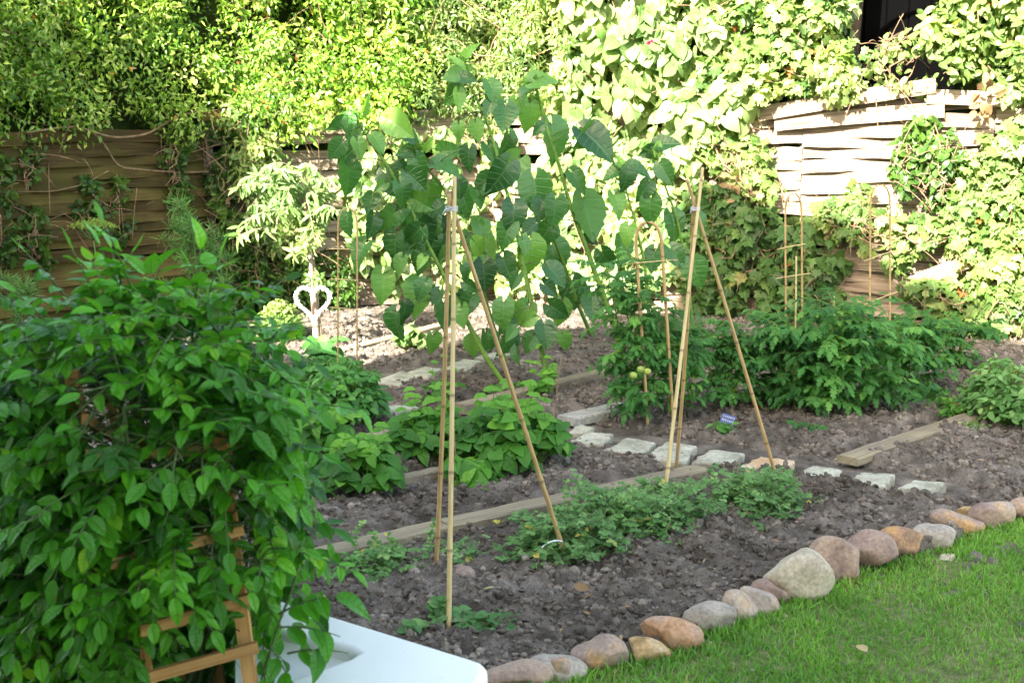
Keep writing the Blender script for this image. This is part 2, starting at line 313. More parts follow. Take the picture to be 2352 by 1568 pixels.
M['deadleaf'] = leaf_mat('dead_leaf', [(0, (0.20, 0.12, 0.06)), (0.5, (0.34, 0.22, 0.12)), (1, (0.50, 0.40, 0.22))], 0.2, 0.7, tcol=(1, 0.9, 0.7))
M['redleaf'] = leaf_mat('red_petal', [(0, (0.30, 0.02, 0.05)), (1, (0.55, 0.08, 0.16))], 0.3, 0.6, tcol=(1, 0.7, 0.7))
M['backdrop'] = noise_mat('shade_backdrop_black', (0.0004, 0.0004, 0.0005), (0.001, 0.001, 0.0012), 4, 0.9, 0.3, 30, spec=0.05)  # near-black colour stands in for the deep shade in the gap
M['wall'] = noise_mat('caster_plaster', (0.55, 0.55, 0.52), (0.66, 0.66, 0.63), 3, 0.85, 0.3, 22)
M['roof'] = noise_mat('roof_tile', (0.14, 0.07, 0.05), (0.22, 0.12, 0.08), 8, 0.85, 0.5, 22)

# ------------------------------------------------------------------ leaf templates: verts (x, y, z, u, v) + triangles
def leafT(ts, ws, lobe=0.0, fold=0.12, droop=0.18, cols=3, tooth=0.0, wave=0.0):
    v = []; C = np.linspace(-1, 1, cols)
    for i, (t, w) in enumerate(zip(ts, ws)):
        for c in C:
            ww = w * (1 + (tooth if i % 2 else -tooth) * (abs(c) > 0.99))
            y = t - lobe * abs(c) ** 1.5 * (1 - t) ** 3
            v.append((c * ww, y, fold * abs(c * ww) - droop * y * y + wave * abs(c) * sin(i * 2.3 + c), c * w, t))
    f = []
    for i in range(len(ts) - 1):
        for j in range(cols - 1):
            a = i * cols + j; f += [(a, a + 1, a + cols + 1), (a, a + cols + 1, a + cols)]
    return np.array(v, float), np.array(f)
T_small = leafT([0, .4, 1], [0.02, .2, 0.0], fold=.3, cols=3)
T_lance = leafT([0, .3, .65, 1], [0.015, .12, .1, 0.0], fold=.3, droop=.3)
T_oval = leafT([0, .15, .4, .7, .9, 1], [0.03, .2, .3, .24, .09, 0.0], fold=.2, droop=.25)
T_leaflet = leafT([0, .08, .22, .4, .58, .74, .87, .95, 1], [0.01, .14, .235, .275, .26, .20, .11, .045, 0.0], fold=.22, droop=.3, cols=5, wave=0.018)
T_heart = leafT([0, .1, .25, .45, .65, .82, .93, 1], [0.12, .36, .46, .44, .32, .18, .08, 0.0], lobe=.28, fold=.1, droop=.25, cols=5)
T_sun = leafT([0, .04, .1, .16, .22, .3, .38, .46, .54, .62, .7, .78, .85, .92, 1], [0.10, .26, .37, .43, .465, .475, .46, .43, .38, .325, .26, .195, .13, .07, 0.0], lobe=.30, fold=.30, droop=.38, cols=7, tooth=.035, wave=0.03)
T_toothed = leafT([0, .12, .17, .32, .36, .54, .58, .76, .80, 1], [0.02, .20, .08, .32, .16, .30, .12, .19, .06, 0.0], fold=.2, droop=.35, cols=3)
T_blade = leafT([0, .5, 1], [0.05, .04, 0.0], fold=0, droop=.35, cols=2)
def starT(pts, c=(0, .35), cup=.12):
    v = [(c[0], c[1], 0, 0, .35)]
    for (x, y) in pts: v.append((x, y, -cup * (x * x + (y - c[1]) ** 2) * 2, x, y))
    n = len(pts); return np.array(v, float), np.array([(0, 1 + i, 1 + (i + 1) % n) for i in range(n)])
_h = [(0.0, 0.03), (.16, -.08), (.36, -.06), (.36, .1), (.55, .24), (.37, .38), (.38, .62), (.17, .62), (0, 1.0)]
T_ivy = starT(_h + [(-x, y) for x, y in _h[-2:0:-1]])

# ------------------------------------------------------------------ foliage builders
def inpoly(P, poly):
    x, y = P[:, 0], P[:, 1]; r = np.zeros(len(P), bool); n = len(poly)
    for i in range(n):
        x1, y1 = poly[i]; x2, y2 = poly[(i + 1) % n]
        c = ((y1 > y) != (y2 > y)); xi = (x2 - x1) * (y - y1) / ((y2 - y1) + 1e-9) + x1
        r ^= c & (x < xi)
    return r
def samp(poly, n, rng):
    p = np.array(poly, float); lo, hi = p.min(0), p.max(0); out = np.zeros((0, 2))
    while len(out) < n:
        q = lo + rng.random((n * 3, 2)) * (hi - lo); out = np.concatenate([out, q[inpoly(q, poly)]])
    return out[:n]
TOCAM = nrm(np.array([0, -1, 0.35]))
def clump_leaves(g, T, C, R, n, size, rng, droop=.5, face=.5, spread=1.0, front=True, flat=.7, rnd=None):
    C = np.asarray(C); k = rng.integers(0, len(C), n); v = nrm(rng.normal(size=(n, 3)))
    if front: v[:, 1] = np.where(v[:, 1] > 0.35, -v[:, 1], v[:, 1])
    rr = np.asarray(R)[k] * (1 - 0.55 * rng.random(n) ** 2) * 1.05
    pos = C[k] + v * rr[:, None] * np.array([1, flat, 1])
    nor = v + TOCAM * face + np.array([0, 0, .35]) + rng.normal(size=(n, 3)) * .45 * spread
    tip = v * .5 + np.array([0, 0, -1]) * droop + rng.normal(size=(n, 3)) * .6 * spread
    sz = size * (0.6 + 0.7 * rng.random(n))
    tone = np.clip(0.25 + 0.5 * hsh(k, k * 0, k * 0, 5) + rng.normal(0, .22, n), 0, 0.97); odd = rng.random(n) > 0.994
    tone = np.where(odd, 1.0, tone) if rnd is None else rnd
    g.leaves(T, pos, tip, nor, sz, tone, rng)
    return pos
def fence_clumps(poly, n, rng, rmin, rmax, off0, off1):
    q = samp(poly, n, rng); C = np.array([FP(x, y, off0 + (off1 - off0) * rng.random()) for x, y in q])
    return C, rng.uniform(rmin, rmax, n)
def core_sheet(poly, off, name, mat, parent, rng, amp=.12):  # lumpy dark sheet standing in for the shade behind the leaves
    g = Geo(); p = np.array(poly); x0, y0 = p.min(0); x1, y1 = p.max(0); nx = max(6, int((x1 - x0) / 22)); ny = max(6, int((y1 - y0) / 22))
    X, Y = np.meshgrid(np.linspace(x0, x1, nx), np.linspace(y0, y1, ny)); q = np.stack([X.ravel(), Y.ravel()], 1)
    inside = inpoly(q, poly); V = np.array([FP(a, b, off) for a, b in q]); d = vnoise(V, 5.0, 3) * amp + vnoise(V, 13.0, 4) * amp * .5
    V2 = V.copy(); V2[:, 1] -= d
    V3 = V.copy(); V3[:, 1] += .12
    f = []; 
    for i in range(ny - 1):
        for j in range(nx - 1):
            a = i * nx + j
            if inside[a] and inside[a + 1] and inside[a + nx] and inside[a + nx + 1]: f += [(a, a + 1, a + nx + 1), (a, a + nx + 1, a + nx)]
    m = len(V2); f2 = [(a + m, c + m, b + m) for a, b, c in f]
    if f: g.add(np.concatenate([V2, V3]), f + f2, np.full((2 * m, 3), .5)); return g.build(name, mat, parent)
def curve(p0, p1, sag=(0, 0, 0), n=8, jit=0.0, rng=None):
    t = np.linspace(0, 1, n)[:, None]; p0 = np.asarray(p0, float); p1 = np.asarray(p1, float)
    P = p0 * (1 - t) + p1 * t + np.asarray(sag) * (4 * t * (1 - t))
    if rng is not None and jit: J = rng.normal(0, jit, P.shape); J[0] = J[-1] = 0; P = P + J
    return P
def smooth_path(pts, n=24):
    P = np.asarray(pts, float); L = np.concatenate([[0], np.cumsum(np.linalg.norm(np.diff(P, axis=0), axis=1))]); u = np.linspace(0, L[-1], n)
    Q = np.stack([np.interp(u, L, P[:, i]) for i in range(3)], 1)
    for _ in range(3): Q[1:-1] = .5 * Q[1:-1] + .25 * (Q[:-2] + Q[2:])
    return Q
def compound(gl, gs, T, base, dirn, length, pairs, lsize, rng, droop=.5, tone=None, start=.25, nbias=(0, -.3, 1), keep=None):
    d = nrm(dirn); side = nrm(np.cross(d, [0, 0, 1]) + 1e-4); pts = []; p = np.array(base, float); n = pairs * 2 + 2; st = length / n; dd = d.copy()
    for i in range(n + 1): pts.append(p.copy()); p = p + dd * st; dd = nrm(dd + np.array([0, 0, -droop / n]))
    pts = np.array(pts); gs.tube(pts, np.linspace(.0022, .0009, len(pts)) * (1 + length * 2), 4, rng.random())
    pos = []; tip = []; nor = []; sz = []; ten = tone if tone is not None else rng.random()
    for i in range(pairs):
        f = start + (1 - start) * (i + .3) / pairs; k = min(int(f * (len(pts) - 1)), len(pts) - 2); c = pts[k]; ax = nrm(pts[k + 1] - pts[k]); up = np.cross(side, ax)
        for s in (-1, 1):
            pos.append(c + ax * rng.normal(0, .006)); tip.append(side * s + ax * .55 + np.array([0, 0, -droop * .5]) + rng.normal(0, .2, 3)); nor.append(up * .8 + np.array(nbias) * .7 + rng.normal(0, .3, 3))
            sz.append(lsize * (1 - .25 * abs(f - .55)) * rng.uniform(.85, 1.15))
    ax = nrm(pts[-1] - pts[-2]); pos.append(pts[-1]); tip.append(ax + [0, 0, -.2]); nor.append(np.cross(side, ax) + np.array(nbias)); sz.append(lsize * 1.1)
    pos, tip, nor, sz = np.array(pos), np.array(tip), np.array(nor), np.array(sz)
    if keep is not None:
        q = keep(pos + nrm(tip) * sz[:, None] * .5); pos, tip, nor, sz = pos[q], tip[q], nor[q], sz[q]
        if not len(pos): return
    gl.leaves(T, pos, tip, nor, sz, np.clip(ten + rng.normal(0, .08, len(pos)), 0, 1), rng)

# ================================================================== GROUND
rg = np.random.default_rng(7)
EDGE_PX = [(1090, 1592), (1200, 1562), (1300, 1545), (1400, 1518), (1500, 1505), (1560, 1482), (1650, 1440), (1710, 1415), (1780, 1385), (1860, 1365), (1940, 1325), (2030, 1300), (2090, 1280), (2170, 1262), (2215, 1235), (2280, 1210), (2352, 1180), (2480, 1140)]
EDGE = np.array([G(x, y)[:2] for x, y in EDGE_PX])
LAWN = [tuple(p) for p in EDGE] + [(7, EDGE[-1][1] + 1.2), (7, 0.6), (EDGE[0][0] - .05, 0.6)]
FLAT = []
def soil_h(P):
    P = np.asarray(P, float)[:, :2]
    h = .030 * (vnoise(P, 1.6, 11) - .5) + .05 * lumps(P, .13, 21) * vnoise(P, 2.0, 31) + .036 * lumps(P, .062, 22) + .017 * lumps(P, .030, 23) + .012 * (vnoise(P, 45, 9) - .5) + .010 * vnoise(P, 90, 10)
    for (ax_, ay_, bx_, by_, w_) in FLAT:
        dx_, dy_ = bx_ - ax_, by_ - ay_; t_ = np.clip(((P[:, 0] - ax_) * dx_ + (P[:, 1] - ay_) * dy_) / (dx_ * dx_ + dy_ * dy_ + 1e-9), 0, 1)
        d_ = np.hypot(P[:, 0] - ax_ - t_ * dx_, P[:, 1] - ay_ - t_ * dy_); k_ = np.clip((d_ - w_) / .05, 0, 1); h = h * (.2 + .8 * k_) - .010 * (1 - k_)
    h -= .045 * inpoly(P, LAWN)
    return h - .012
def grid_mesh(g, x0, x1, y0, y1, st, dz=0.0):
    nx = int((x1 - x0) / st) + 1; ny = int((y1 - y0) / st) + 1
    X, Y = np.meshgrid(np.linspace(x0, x1, nx), np.linspace(y0, y1, ny)); P = np.stack([X.ravel(), Y.ravel()], 1)
    h = soil_h(P) + dz; V = np.concatenate([P, h[:, None]], 1)
    i = (np.arange(ny - 1)[:, None] * nx + np.arange(nx - 1)[None]).ravel()
    F = np.concatenate([np.stack([i, i + 1, i + nx + 1], 1), np.stack([i, i + nx + 1, i + nx], 1)]); g.add(V, F, np.full((len(V), 3), .5))
PLK = [((640, 1275), (1000, 1192)), ((1003, 1191), (1592, 1065)), ((1040, 925), (1392, 842)), ((1985, 1027), (2290, 922)), ((870, 1098), (1040, 1062)), ((815, 1000), (975, 962)), ((770, 800), (1000, 742)), ((1280, 952), (1418, 922)), ((1918, 1042), (1987, 1026))]
for a_, b_ in PLK: A_ = G(*a_); B_ = G(*b_); FLAT.append((A_[0], A_[1] - .07, B_[0], B_[1] - .07, .07))
for a_, b_ in (((1330, 984), (2150, 1118)), ((870, 870), (1150, 815)), ((870, 938), (985, 950)), ((1060, 990), (1130, 965))): A_ = G(*a_); B_ = G(*b_); FLAT.append((A_[0], A_[1], B_[0], B_[1], .21))
g = Geo(); grid_mesh(g, -1.6, 3.9, 2.3, 8.0, .0125); grid_mesh(g, -3.5, -1.6, 2.3, 8.0, .04); grid_mesh(g, 3.9, 7.0, 2.3, 8.0, .04); grid_mesh(g, -6.0, 7.0, 8.0, 14.0, .03)
tag(g.build('soil', M['soil']), kind='structure')
g = Geo(); s = 400.0; g.add([(-s, -s, -.10), (s, -s, -.10), (s, s, -.10), (-s, s, -.10)], [(0, 1, 2), (0, 2, 3)], np.zeros((4, 3)))
tag(g.build('ground', M['turf']), kind='structure')
# lawn sheet, and its blades
g = Geo(); nx, ny = 120, 90
X, Y = np.meshgrid(np.linspace(-.3, 6.5, nx), np.linspace(1.2, 6.4, ny)); P = np.stack([X.ravel(), Y.ravel()], 1); ins = inpoly(P, LAWN)
V = np.concatenate([P, (.012 * (vnoise(P, 2.2, 5) - .5) + .006)[:, None]], 1); F = []
for i in range(ny - 1):
    for j in range(nx - 1):
        a = i * nx + j
        if ins[a] and ins[a + 1] and ins[a + nx] and ins[a + nx + 1]: F += [(a, a + 1, a + nx + 1), (a, a + nx + 1, a + nx)]
g.add(V, F, np.full((len(V), 3), .5)); tag(g.build('lawn', M['turf']), kind='structure')
n = 230000; P = np.stack([rg.uniform(.0, 4.8, n), rg.uniform(2.6, 6.1, n)], 1)
P = P[inpoly(P, LAWN)]; P = P[(np.abs(P[:, 0]) < .5 * P[:, 1] + 1.4)]
dn = vnoise(P, 3.5, 77) * .55 + vnoise(P, 11, 78) * .45; P = P[rg.random(len(P)) < np.clip((dn - .15) * 2.8, .25, 1)]
n = len(P); a = rg.random(n) * 2 * pi; lean = rg.random(n) * 1.1
tip = np.stack([np.cos(a) * lean, np.sin(a) * lean, np.ones(n)], 1); nor = np.stack([rg.normal(size=n), rg.normal(size=n), rg.random(n) * .3], 1)
g = Geo(); tone = np.clip(.05 + .55 * vnoise(P, 2.5, 79) + .35 * vnoise(P, 9, 80) + rg.normal(0, .22, n), 0, 1); ed_ = np.min(np.hypot(P[:, None, 0] - EDGE[None, :, 0], P[:, None, 1] - EDGE[None, :, 1]), axis=1); lb_ = 1 + .35 * (ed_ < .13) + .25 * vnoise(P, 5, 81)
g.leaves(T_blade, np.concatenate([P, np.full((n, 1), .002)], 1), tip, nor, rg.uniform(.014, .034, n) * lb_, tone, rg, wid=1.6)
tag(g.build('grass', M['grass']), kind='stuff')
# loose clods
bm = bmesh.new(); bmesh.ops.create_icosphere(bm, subdivisions=1, radius=1.0); ICO1 = (np.array([v.co[:] for v in bm.verts]), np.array([[v.index for v in f.verts] for f in bm.faces])); bm.free()
bm = bmesh.new(); bmesh.ops.create_icosphere(bm, subdivisions=4, radius=1.0); ICO4 = (np.array([v.co[:] for v in bm.verts]), np.array([[v.index for v in f.verts] for f in bm.faces])); bm.free()
def scatter_lumps(g, P, R, rng, sink=.3):
    n = len(P); v0, f0 = ICO1; k = 1 + rng.normal(0, .22, (n, len(v0), 1)); sc = rng.uniform(.7, 1.25, (n, 1, 3))
    z = soil_h(P); v = v0[None] * k * sc * R[:, None, None]; v[:, :, 0] += P[:, 0:1]; v[:, :, 1] += P[:, 1:2]; v[:, :, 2] += (z + R * sink)[:, None]
    f = f0[None] + (np.arange(n) * len(v0))[:, None, None]; a = np.zeros((n, len(v0), 3)); a[:, :, 2] = rng.random((n, 1)); g.add(v.reshape(-1, 3), f.reshape(-1, 3), a.reshape(-1, 3))
n = 30000; Yr = 2.7 + 8.5 * rg.random(n) ** 1.5; P = np.stack([rg.uniform(-.47, .47, n) * Yr, Yr], 1); P = P[~inpoly(P, LAWN)]; R = .0045 + .012 * rg.random(len(P)) ** 3.5 + .0008 * P[:, 1]
P2 = np.stack([rg.uniform(-.5, 2.6, 260), rg.uniform(3.2, 6.2, 260)], 1); P2 = P2[~inpoly(P2, LAWN)]
def offflat(P):
    q = np.ones(len(P), bool)
    for (ax_, ay_, bx_, by_, w_) in FLAT:
        dx_, dy_ = bx_ - ax_, by_ - ay_; t_ = np.clip(((P[:, 0] - ax_) * dx_ + (P[:, 1] - ay_) * dy_) / (dx_ * dx_ + dy_ * dy_ + 1e-9), 0, 1)
        q &= np.hypot(P[:, 0] - ax_ - t_ * dx_, P[:, 1] - ay_ - t_ * dy_) > w_ * .8
    return q
P2 = P2[offflat(P2)]; k_ = offflat(P) | (R < .006); P = P[k_]; R = R[k_]
g = Geo(); scatter_lumps(g, P, R, rg); scatter_lumps(g, P2, rg.uniform(.012, .022, len(P2)), rg, .2); tag(g.build('soil_clods', M['clod'], smooth=False), kind='stuff')
n = 420; Yr = 3.2 + 7 * rg.random(n); P = np.stack([rg.uniform(-.3, .47, n) * Yr, Yr], 1); P = P[~inpoly(P, LAWN)]; n = len(P)
g = Geo(); z = soil_h(P) + .018; a = rg.random(n) * 6.28
g.leaves(T_lance, np.concatenate([P, z[:, None]], 1), np.stack([np.cos(a), np.sin(a), rg.normal(0, .15, n)], 1), np.tile([0, 0, 1.0], (n, 1)) + rg.normal(0, .3, (n, 3)), rg.uniform(.015, .05, n), rg.random(n), rg)
tag(g.build('leaf_litter', M['deadleaf']), kind='stuff')

n = 260; Yr = 3.2 + 6.5 * rg.random(n); P = np.stack([rg.uniform(-.3, .47, n) * Yr, Yr], 1); P = P[~inpoly(P, LAWN)]; g = Geo(); z = soil_h(P) + .016
for (x_, y_), z_ in zip(P, z):
    a_ = rg.random() * 6.28; l_ = rg.uniform(.015, .05); g.tube(curve([x_, y_, z_], [x_ + cos(a_) * l_, y_ + sin(a_) * l_, z_ + rg.normal(0, .008)], (0, 0, rg.uniform(0, .008)), 4), rg.uniform(.0008, .0018), 4, rg.random())
tag(g.build('straw_litter', M['twig']), kind='stuff')

# ================================================================== EDGING TIMBERS
def plank(pa, pb, w, h, name, mat, label, cat='timber', group=None, z=.0, seed=0, nseg=26):
    rng = np.random.default_rng(seed); A = G(*pa, z + h); B = G(*pb, z + h); d = nrm(B - A); s = np.array([-d[1], d[0], 0])   # pa..pb = far upper edge
    L = np.linalg.norm(B - A); g = Geo(); v = []; aa = []
    sec = [(0, -h), (0, -.006), (-.006, 0), (-w * .5, .001), (-w + .006, 0), (-w, -.006), (-w, -h)]
    for i in range(nseg + 1):
        t = i / nseg * L; e = .0015 * sin(i * .9 + seed)
        for k, (a, b) in enumerate(sec):
            v.append(A + d * t + s * (a + e * .5 + rng.normal(0, .0012)) + np.array([0, 0, b + rng.normal(0, .0010) + e * .6])); aa.append((t, abs(a) + abs(b) + .003 * k, .3 + .1 * seed % 1))
    m = len(sec); f = []
    for i in range(nseg):
        for k in range(m - 1): q = i * m + k; f += [(q, q + 1, q + m + 1), (q, q + m + 1, q + m)]
    for k in range(1, m - 1): f += [(0, k + 1, k), (nseg * m, nseg * m + k, nseg * m + k + 1)]
    g.add(v, f, aa); return top(g, name, M[mat], label, cat, group, smooth=False)
EG = 'timber boards edging the vegetable beds'
plank((640, 1275), (1000, 1192), .115, .055, 'edging_timber', 'timber', 'weathered timber board emerging from behind the wisteria and ending at the left cane tripod', group=EG, seed=1)
plank((1003, 1191), (1592, 1065), .115, .055, 'edging_timber', 'timber', 'long timber board running behind the pea plants and ending at the right cane tripod', group=EG, seed=2, z=.002)
plank((1040, 925), (1392, 842), .10, .06, 'edging_timber', 'timber', 'raised timber board behind the bean plants, between sunflower stems and tall tomato', group=EG, seed=3)
plank((1922, 1043), (2290, 922), .12, .040, 'edging_timber', 'timber', 'wide pale timber board at right running to the low leafy bush', group=EG, seed=4, z=.014)
plank((870, 1098), (1040, 1062), .07, .05, 'edging_timber', 'timber', 'short dark timber edge between the left bean plants and the big bean clump', group=EG, seed=5)
plank((815, 1000), (975, 962), .09, .045, 'edging_timber', 'timber', 'short timber board beside the bright basil bush', group=EG, seed=6)
plank((770, 800), (1000, 742), .11, .06, 'edging_timber', 'timber', 'sunlit timber board on the far bed below the fence', group=EG, seed=7)
plank((1005, 733), (1060, 722), .10, .08, 'edging_timber', 'timber', 'stub of sunlit timber behind the sunflower leaves at far bed', group=EG, seed=8)
plank((1280, 952), (1418, 922), .15, .05, 'paving_slab', 'paver', 'long bluish grey slab laid between the bean clump and the tomatoes', 'slab', seed=9)
# the bed's raised soil lip is part of the soil

# ================================================================== FLAGSTONES
def flagstone(px, py, w, h, mat, label, seed, group, z=.038, tilt=0.0):
    rng = np.random.default_rng(seed); c = G(px, py, z); k = px_m(c); W = w / k; D = abs(G(px, py - h / 2, z)[1] - G(px, py + h / 2, z)[1])
    # parallelogram leaning to the right as it goes back
    cor = np.array([(-.5 * W, -.28 * D), (.12 * W, -.5 * D), (.5 * W, .25 * D), (-.02 * W, .5 * D)]) + rng.normal(0, .035, (4, 2)) * [W, D]
    out = []
    for i in range(4):
        a, b = cor[i], cor[(i + 1) % 4]
        for t in np.linspace(0, 1, 9)[:-1]: out.append(a * (1 - t) + b * t + rng.normal(0, .006, 2) * (t > 0) )
    out = np.array(out); n = len(out); rings = [(.0, .0), (.35, .0), (.7, .0), (.9, -.001), (.97, -.004), (1.0, -.012), (1.0, -.032), (.98, -.06)]
    v = []; a = []
    for r, dz in rings:
        P = out * r; zz = dz + (.010 * (vnoise(P + c[:2], 9, seed) - .5) + .004 * (vnoise(P + c[:2], 45, seed) - .5)) * (1 if dz > -.02 else .2) + tilt * P[:, 0]
        v.append(np.concatenate([P + c[:2], (c[2] + zz)[:, None]], 1)); a.append(np.full((n, 3), .5))
    f = []
    for i in range(len(rings) - 1):
        for j in range(n): q = i * n + j; r = i * n + (j + 1) % n; f += [(q, r, r + n), (q, r + n, q + n)]
    g = Geo(); g.add(np.concatenate(v), f, np.concatenate(a)); return top(g, 'flagstone', M[mat], label, 'stepping stone', group, smooth=False)
FG = 'pale stepping stones crossing the beds in front of the tomatoes'
for i, (px, py, w, h, mt_, lab) in enumerate([
    (1338, 984, 62, 22, 'flag', 'smallest pale stepping stone at the left end of the front path, touching the bean clump'),
    (1362, 1004, 112, 30, 'flag', 'narrow stepping stone just right of the bean clump, second of the front path'),
    (1450, 1021, 138, 34, 'flag', 'stepping stone under the edge of the tall tomato, with a small twig at its corner'),
    (1545, 1036, 148, 46, 'flag', 'cream stepping stone behind the shafts of the right cane tripod'),
    (1645, 1048, 140, 40, 'flag', 'pale notched stepping stone just right of the tripod shafts'),
    (1762, 1064, 146, 38, 'flag_o', 'rust stained stepping stone crossed by the leaning cane'),
    (1882, 1081, 128, 30, 'flag', 'flat stepping stone right of the leaning cane'),
    (2005, 1096, 134, 34, 'flag', 'stepping stone in line below the left end of the wide pale timber'),
    (2118, 1113, 124, 24, 'flag', 'half buried stepping stone at the right end of the front path')]):
    flagstone(px, py, w, h, mt_, lab, 40 + i, FG)
FG2 = 'pale stepping stones on the back path behind the basil'
for i, (px, py, w, h, lab) in enumerate([
    (912, 866, 100, 28, 'pale stepping stone of the back path nearest the basil bush'),
    (972, 851, 96, 24, 'second stepping stone of the back path, left of the tripod shafts'),
    (1066, 834, 86, 30, 'square stepping stone of the back path just right of the tripod shafts'),
    (1130, 817, 84, 18, 'farthest stepping stone of the back path, behind the leaning sunflower stems'),
    (905, 938, 100, 20, 'flat broken stepping stone against the right side of the basil bush'),
    (965, 950, 56, 16, 'small stepping stone fragment between basil and bean clump'),
    (1078, 986, 56, 20, 'pinkish stepping stone seen through the bean leaves, left'),
    (1125, 966, 60, 18, 'pale stepping stone seen through the top of the bean leaves'),
    (720, 1120, 60, 20, 'grey stepping stone at the right edge of the wisteria')]):
    flagstone(px, py, w, h, 'flag', lab, 60 + i, FG2)

# ================================================================== BORDER STONES
def rock_mat(i, c1, c2, c3, sc=5):
    return noise_mat('boulder_stone', tuple(x * .8 for x in c1), c2, sc * 1.7, 0.8, 0.45, 60, c3=c3, dist=0.006)
def rock(px, py, w, h, c, label, seed, rot=0.0, cuts=5, name='border_stone', cat='stone', group='stones bordering the lawn', sink=.25, depth=.8, sub=.03):
    rng = np.random.default_rng(seed); B = G(px, py + h * .5 - 4, .0); k = px_m(B); W = w / k * 1.15; Hh = h / k * 1.08; D = (W + Hh) * .5 * depth
    v, f = ICO4; v = v.copy(); sgn = np.sign(v); v = sgn * np.abs(v) ** .80; v = v / np.linalg.norm(v, axis=1, keepdims=True) ** .8
    n3 = nrm(rng.normal(size=(cuts, 3))); dd = rng.uniform(.55, .86, cuts)
    for n_, d_ in zip(n3, dd):
        s = v @ n_; over = np.clip(s - d_, 0, None); v = v - n_[None] * (over * .88)[:, None]
    v = v * (1 + .10 * (vnoise(v + seed, 1.6, seed) - .5) * 2 + sub * (vnoise(v + seed, 6, seed) - .5) + .012 * (vnoise(v, 18, seed) - .5))[:, None]
    v = v / np.abs(v).max(0) * np.array([W / 2, D / 2, Hh / 2])
    cr, sr = cos(rot), sin(rot); x, z = v[:, 0].copy(), v[:, 2].copy(); v[:, 0] = x * cr - z * sr; v[:, 2] = x * sr + z * cr
    if rot: v[:, 0] *= (W / 2) / np.abs(v[:, 0]).max(); v[:, 2] *= (Hh / 2) / np.abs(v[:, 2]).max()
    c0 = B + np.array([0, D * .35, Hh * .5 - .022]); g = Geo(); a = np.zeros((len(v), 3)); a[:, 2] = .5; g.add(v + c0, f, a)
    return top(g, name, c, label, cat, group)
cream = rock_mat(0, (0.36, 0.30, 0.225), (0.46, 0.39, 0.295), (0.52, 0.445, 0.345)); pink = rock_mat(1, (0.25, 0.175, 0.145), (0.36, 0.25, 0.19), (0.42, 0.31, 0.23))
purple = rock_mat(2, (0.19, 0.135, 0.12), (0.27, 0.185, 0.155), (0.34, 0.24, 0.19)); rust = rock_mat(3, (0.20, 0.14, 0.12), (0.36, 0.21, 0.12), (0.58, 0.34, 0.10), 7)
grey = rock_mat(4, (0.25, 0.215, 0.185), (0.35, 0.30, 0.255), (0.43, 0.375, 0.31)); lilac = rock_mat(5, (0.28, 0.235, 0.215), (0.37, 0.305, 0.27), (0.43, 0.31, 0.205)); ochre = rock_mat(6, (0.36, 0.22, 0.09), (0.50, 0.34, 0.17), (0.46, 0.36, 0.26), 8)
brown = rock_mat(7, (0.28, 0.19, 0.17), (0.34, 0.25, 0.20), (0.50, 0.29, 0.12), 5); orange = rock_mat(8, (0.30, 0.16, 0.09), (0.44, 0.25, 0.14), (0.40, 0.28, 0.22), 6)
for i, (px, py, w, h, c, rot, cuts, lab) in enumerate([
    (1841, 1327, 150, 122, cream, -.2, 1, 'largest border boulder, smooth cream with a thin reddish streak'),
    (1927, 1291, 122, 108, pink, -.45, 3, 'smooth pink rounded boulder right of the largest cream one'),
    (2010, 1271, 108, 98, purple, -.3, 6, 'dull purple angular boulder right of the smooth pink one'),
    (2077, 1253, 108, 80, rust, -.2, 7, 'rugged boulder with bright rust orange patches'),
    (2155, 1237, 102, 66, grey, -.15, 4, 'smooth grey boulder right of the rust patched one'),
    (2208, 1203, 112, 64, brown, -.5, 5, 'flat tilted brown slab stone right of the grey boulder'),
    (2243, 1186, 72, 46, ochre, -.5, 6, 'small yellow edged stone tucked behind the tilted brown slab'),
    (2272, 1190, 76, 66, purple, -.5, 6, 'purplish leaning stone with a chipped end'),
    (2304, 1178, 92, 66, lilac, -.55, 4, 'long lilac white stone leaning near the right frame edge'),
    (2348, 1172, 66, 62, pink, -.5, 5, 'pink stone cut by the right frame edge'),
    (1772, 1363, 82, 66, purple, -.5, 5, 'small purplish grey stone touching the left of the largest boulder'),
    (1744, 1382, 88, 72, lilac, -.5, 4, 'oval stone with a peach tinted end, second left of the largest boulder'),
    (1698, 1394, 84, 80, lilac, -.6, 5, 'lilac stone with a pitted rust face, leaning upright'),
    (1641, 1423, 124, 72, grey, -.1, 6, 'wide broken grey stone with cream face, left of the leaning lilac one'),
    (1545, 1461, 134, 84, orange, -.15, 6, 'orange brown rough boulder with a crack, above small pebbles'),
    (1487, 1498, 104, 64, ochre, -.1, 7, 'ochre blocky stone joined to a brown boulder on its left'),
    (1384, 1506, 126, 84, brown, -.2, 6, 'big brown boulder with orange ridge, left of the ochre block'),
    (1283, 1540, 130, 66, grey, -.1, 4, 'grey stone with a wedge shaped stone set against it'),
    (1186, 1556, 168, 62, pink, .05, 4, 'long pinkish brown boulder nearest the white wall corner')]):
    rock(px, py, w, h, c, lab, 100 + i, rot, cuts, sub=.05 if c in (rust, orange, ochre, brown) else .02)
rock(1292, 1540, 46, 72, brown, 'upright wedge shaped stone in front of the grey stone', 130, .35, 5)
for i, (px, py, w, h, c, lab) in enumerate([(2178, 1281, 42, 26, cream, 'small pale stone on the grass edge below the grey boulder'), (1641, 1463, 22, 16, grey, 'small white pebble below the wide grey stone'),
    (1622, 1477, 38, 24, pink, 'small pinkish stone below the white pebble'), (1800, 1414, 30, 20, lilac, 'little flat pale stone on the grass edge below the smallest purplish stone'), (1724, 1538, 30, 18, grey, 'lone pale pebble on the lawn')]):
    rock(px, py, w, h, c, lab, 140 + i, .1, 5, 'pebble', 'pebble', None)
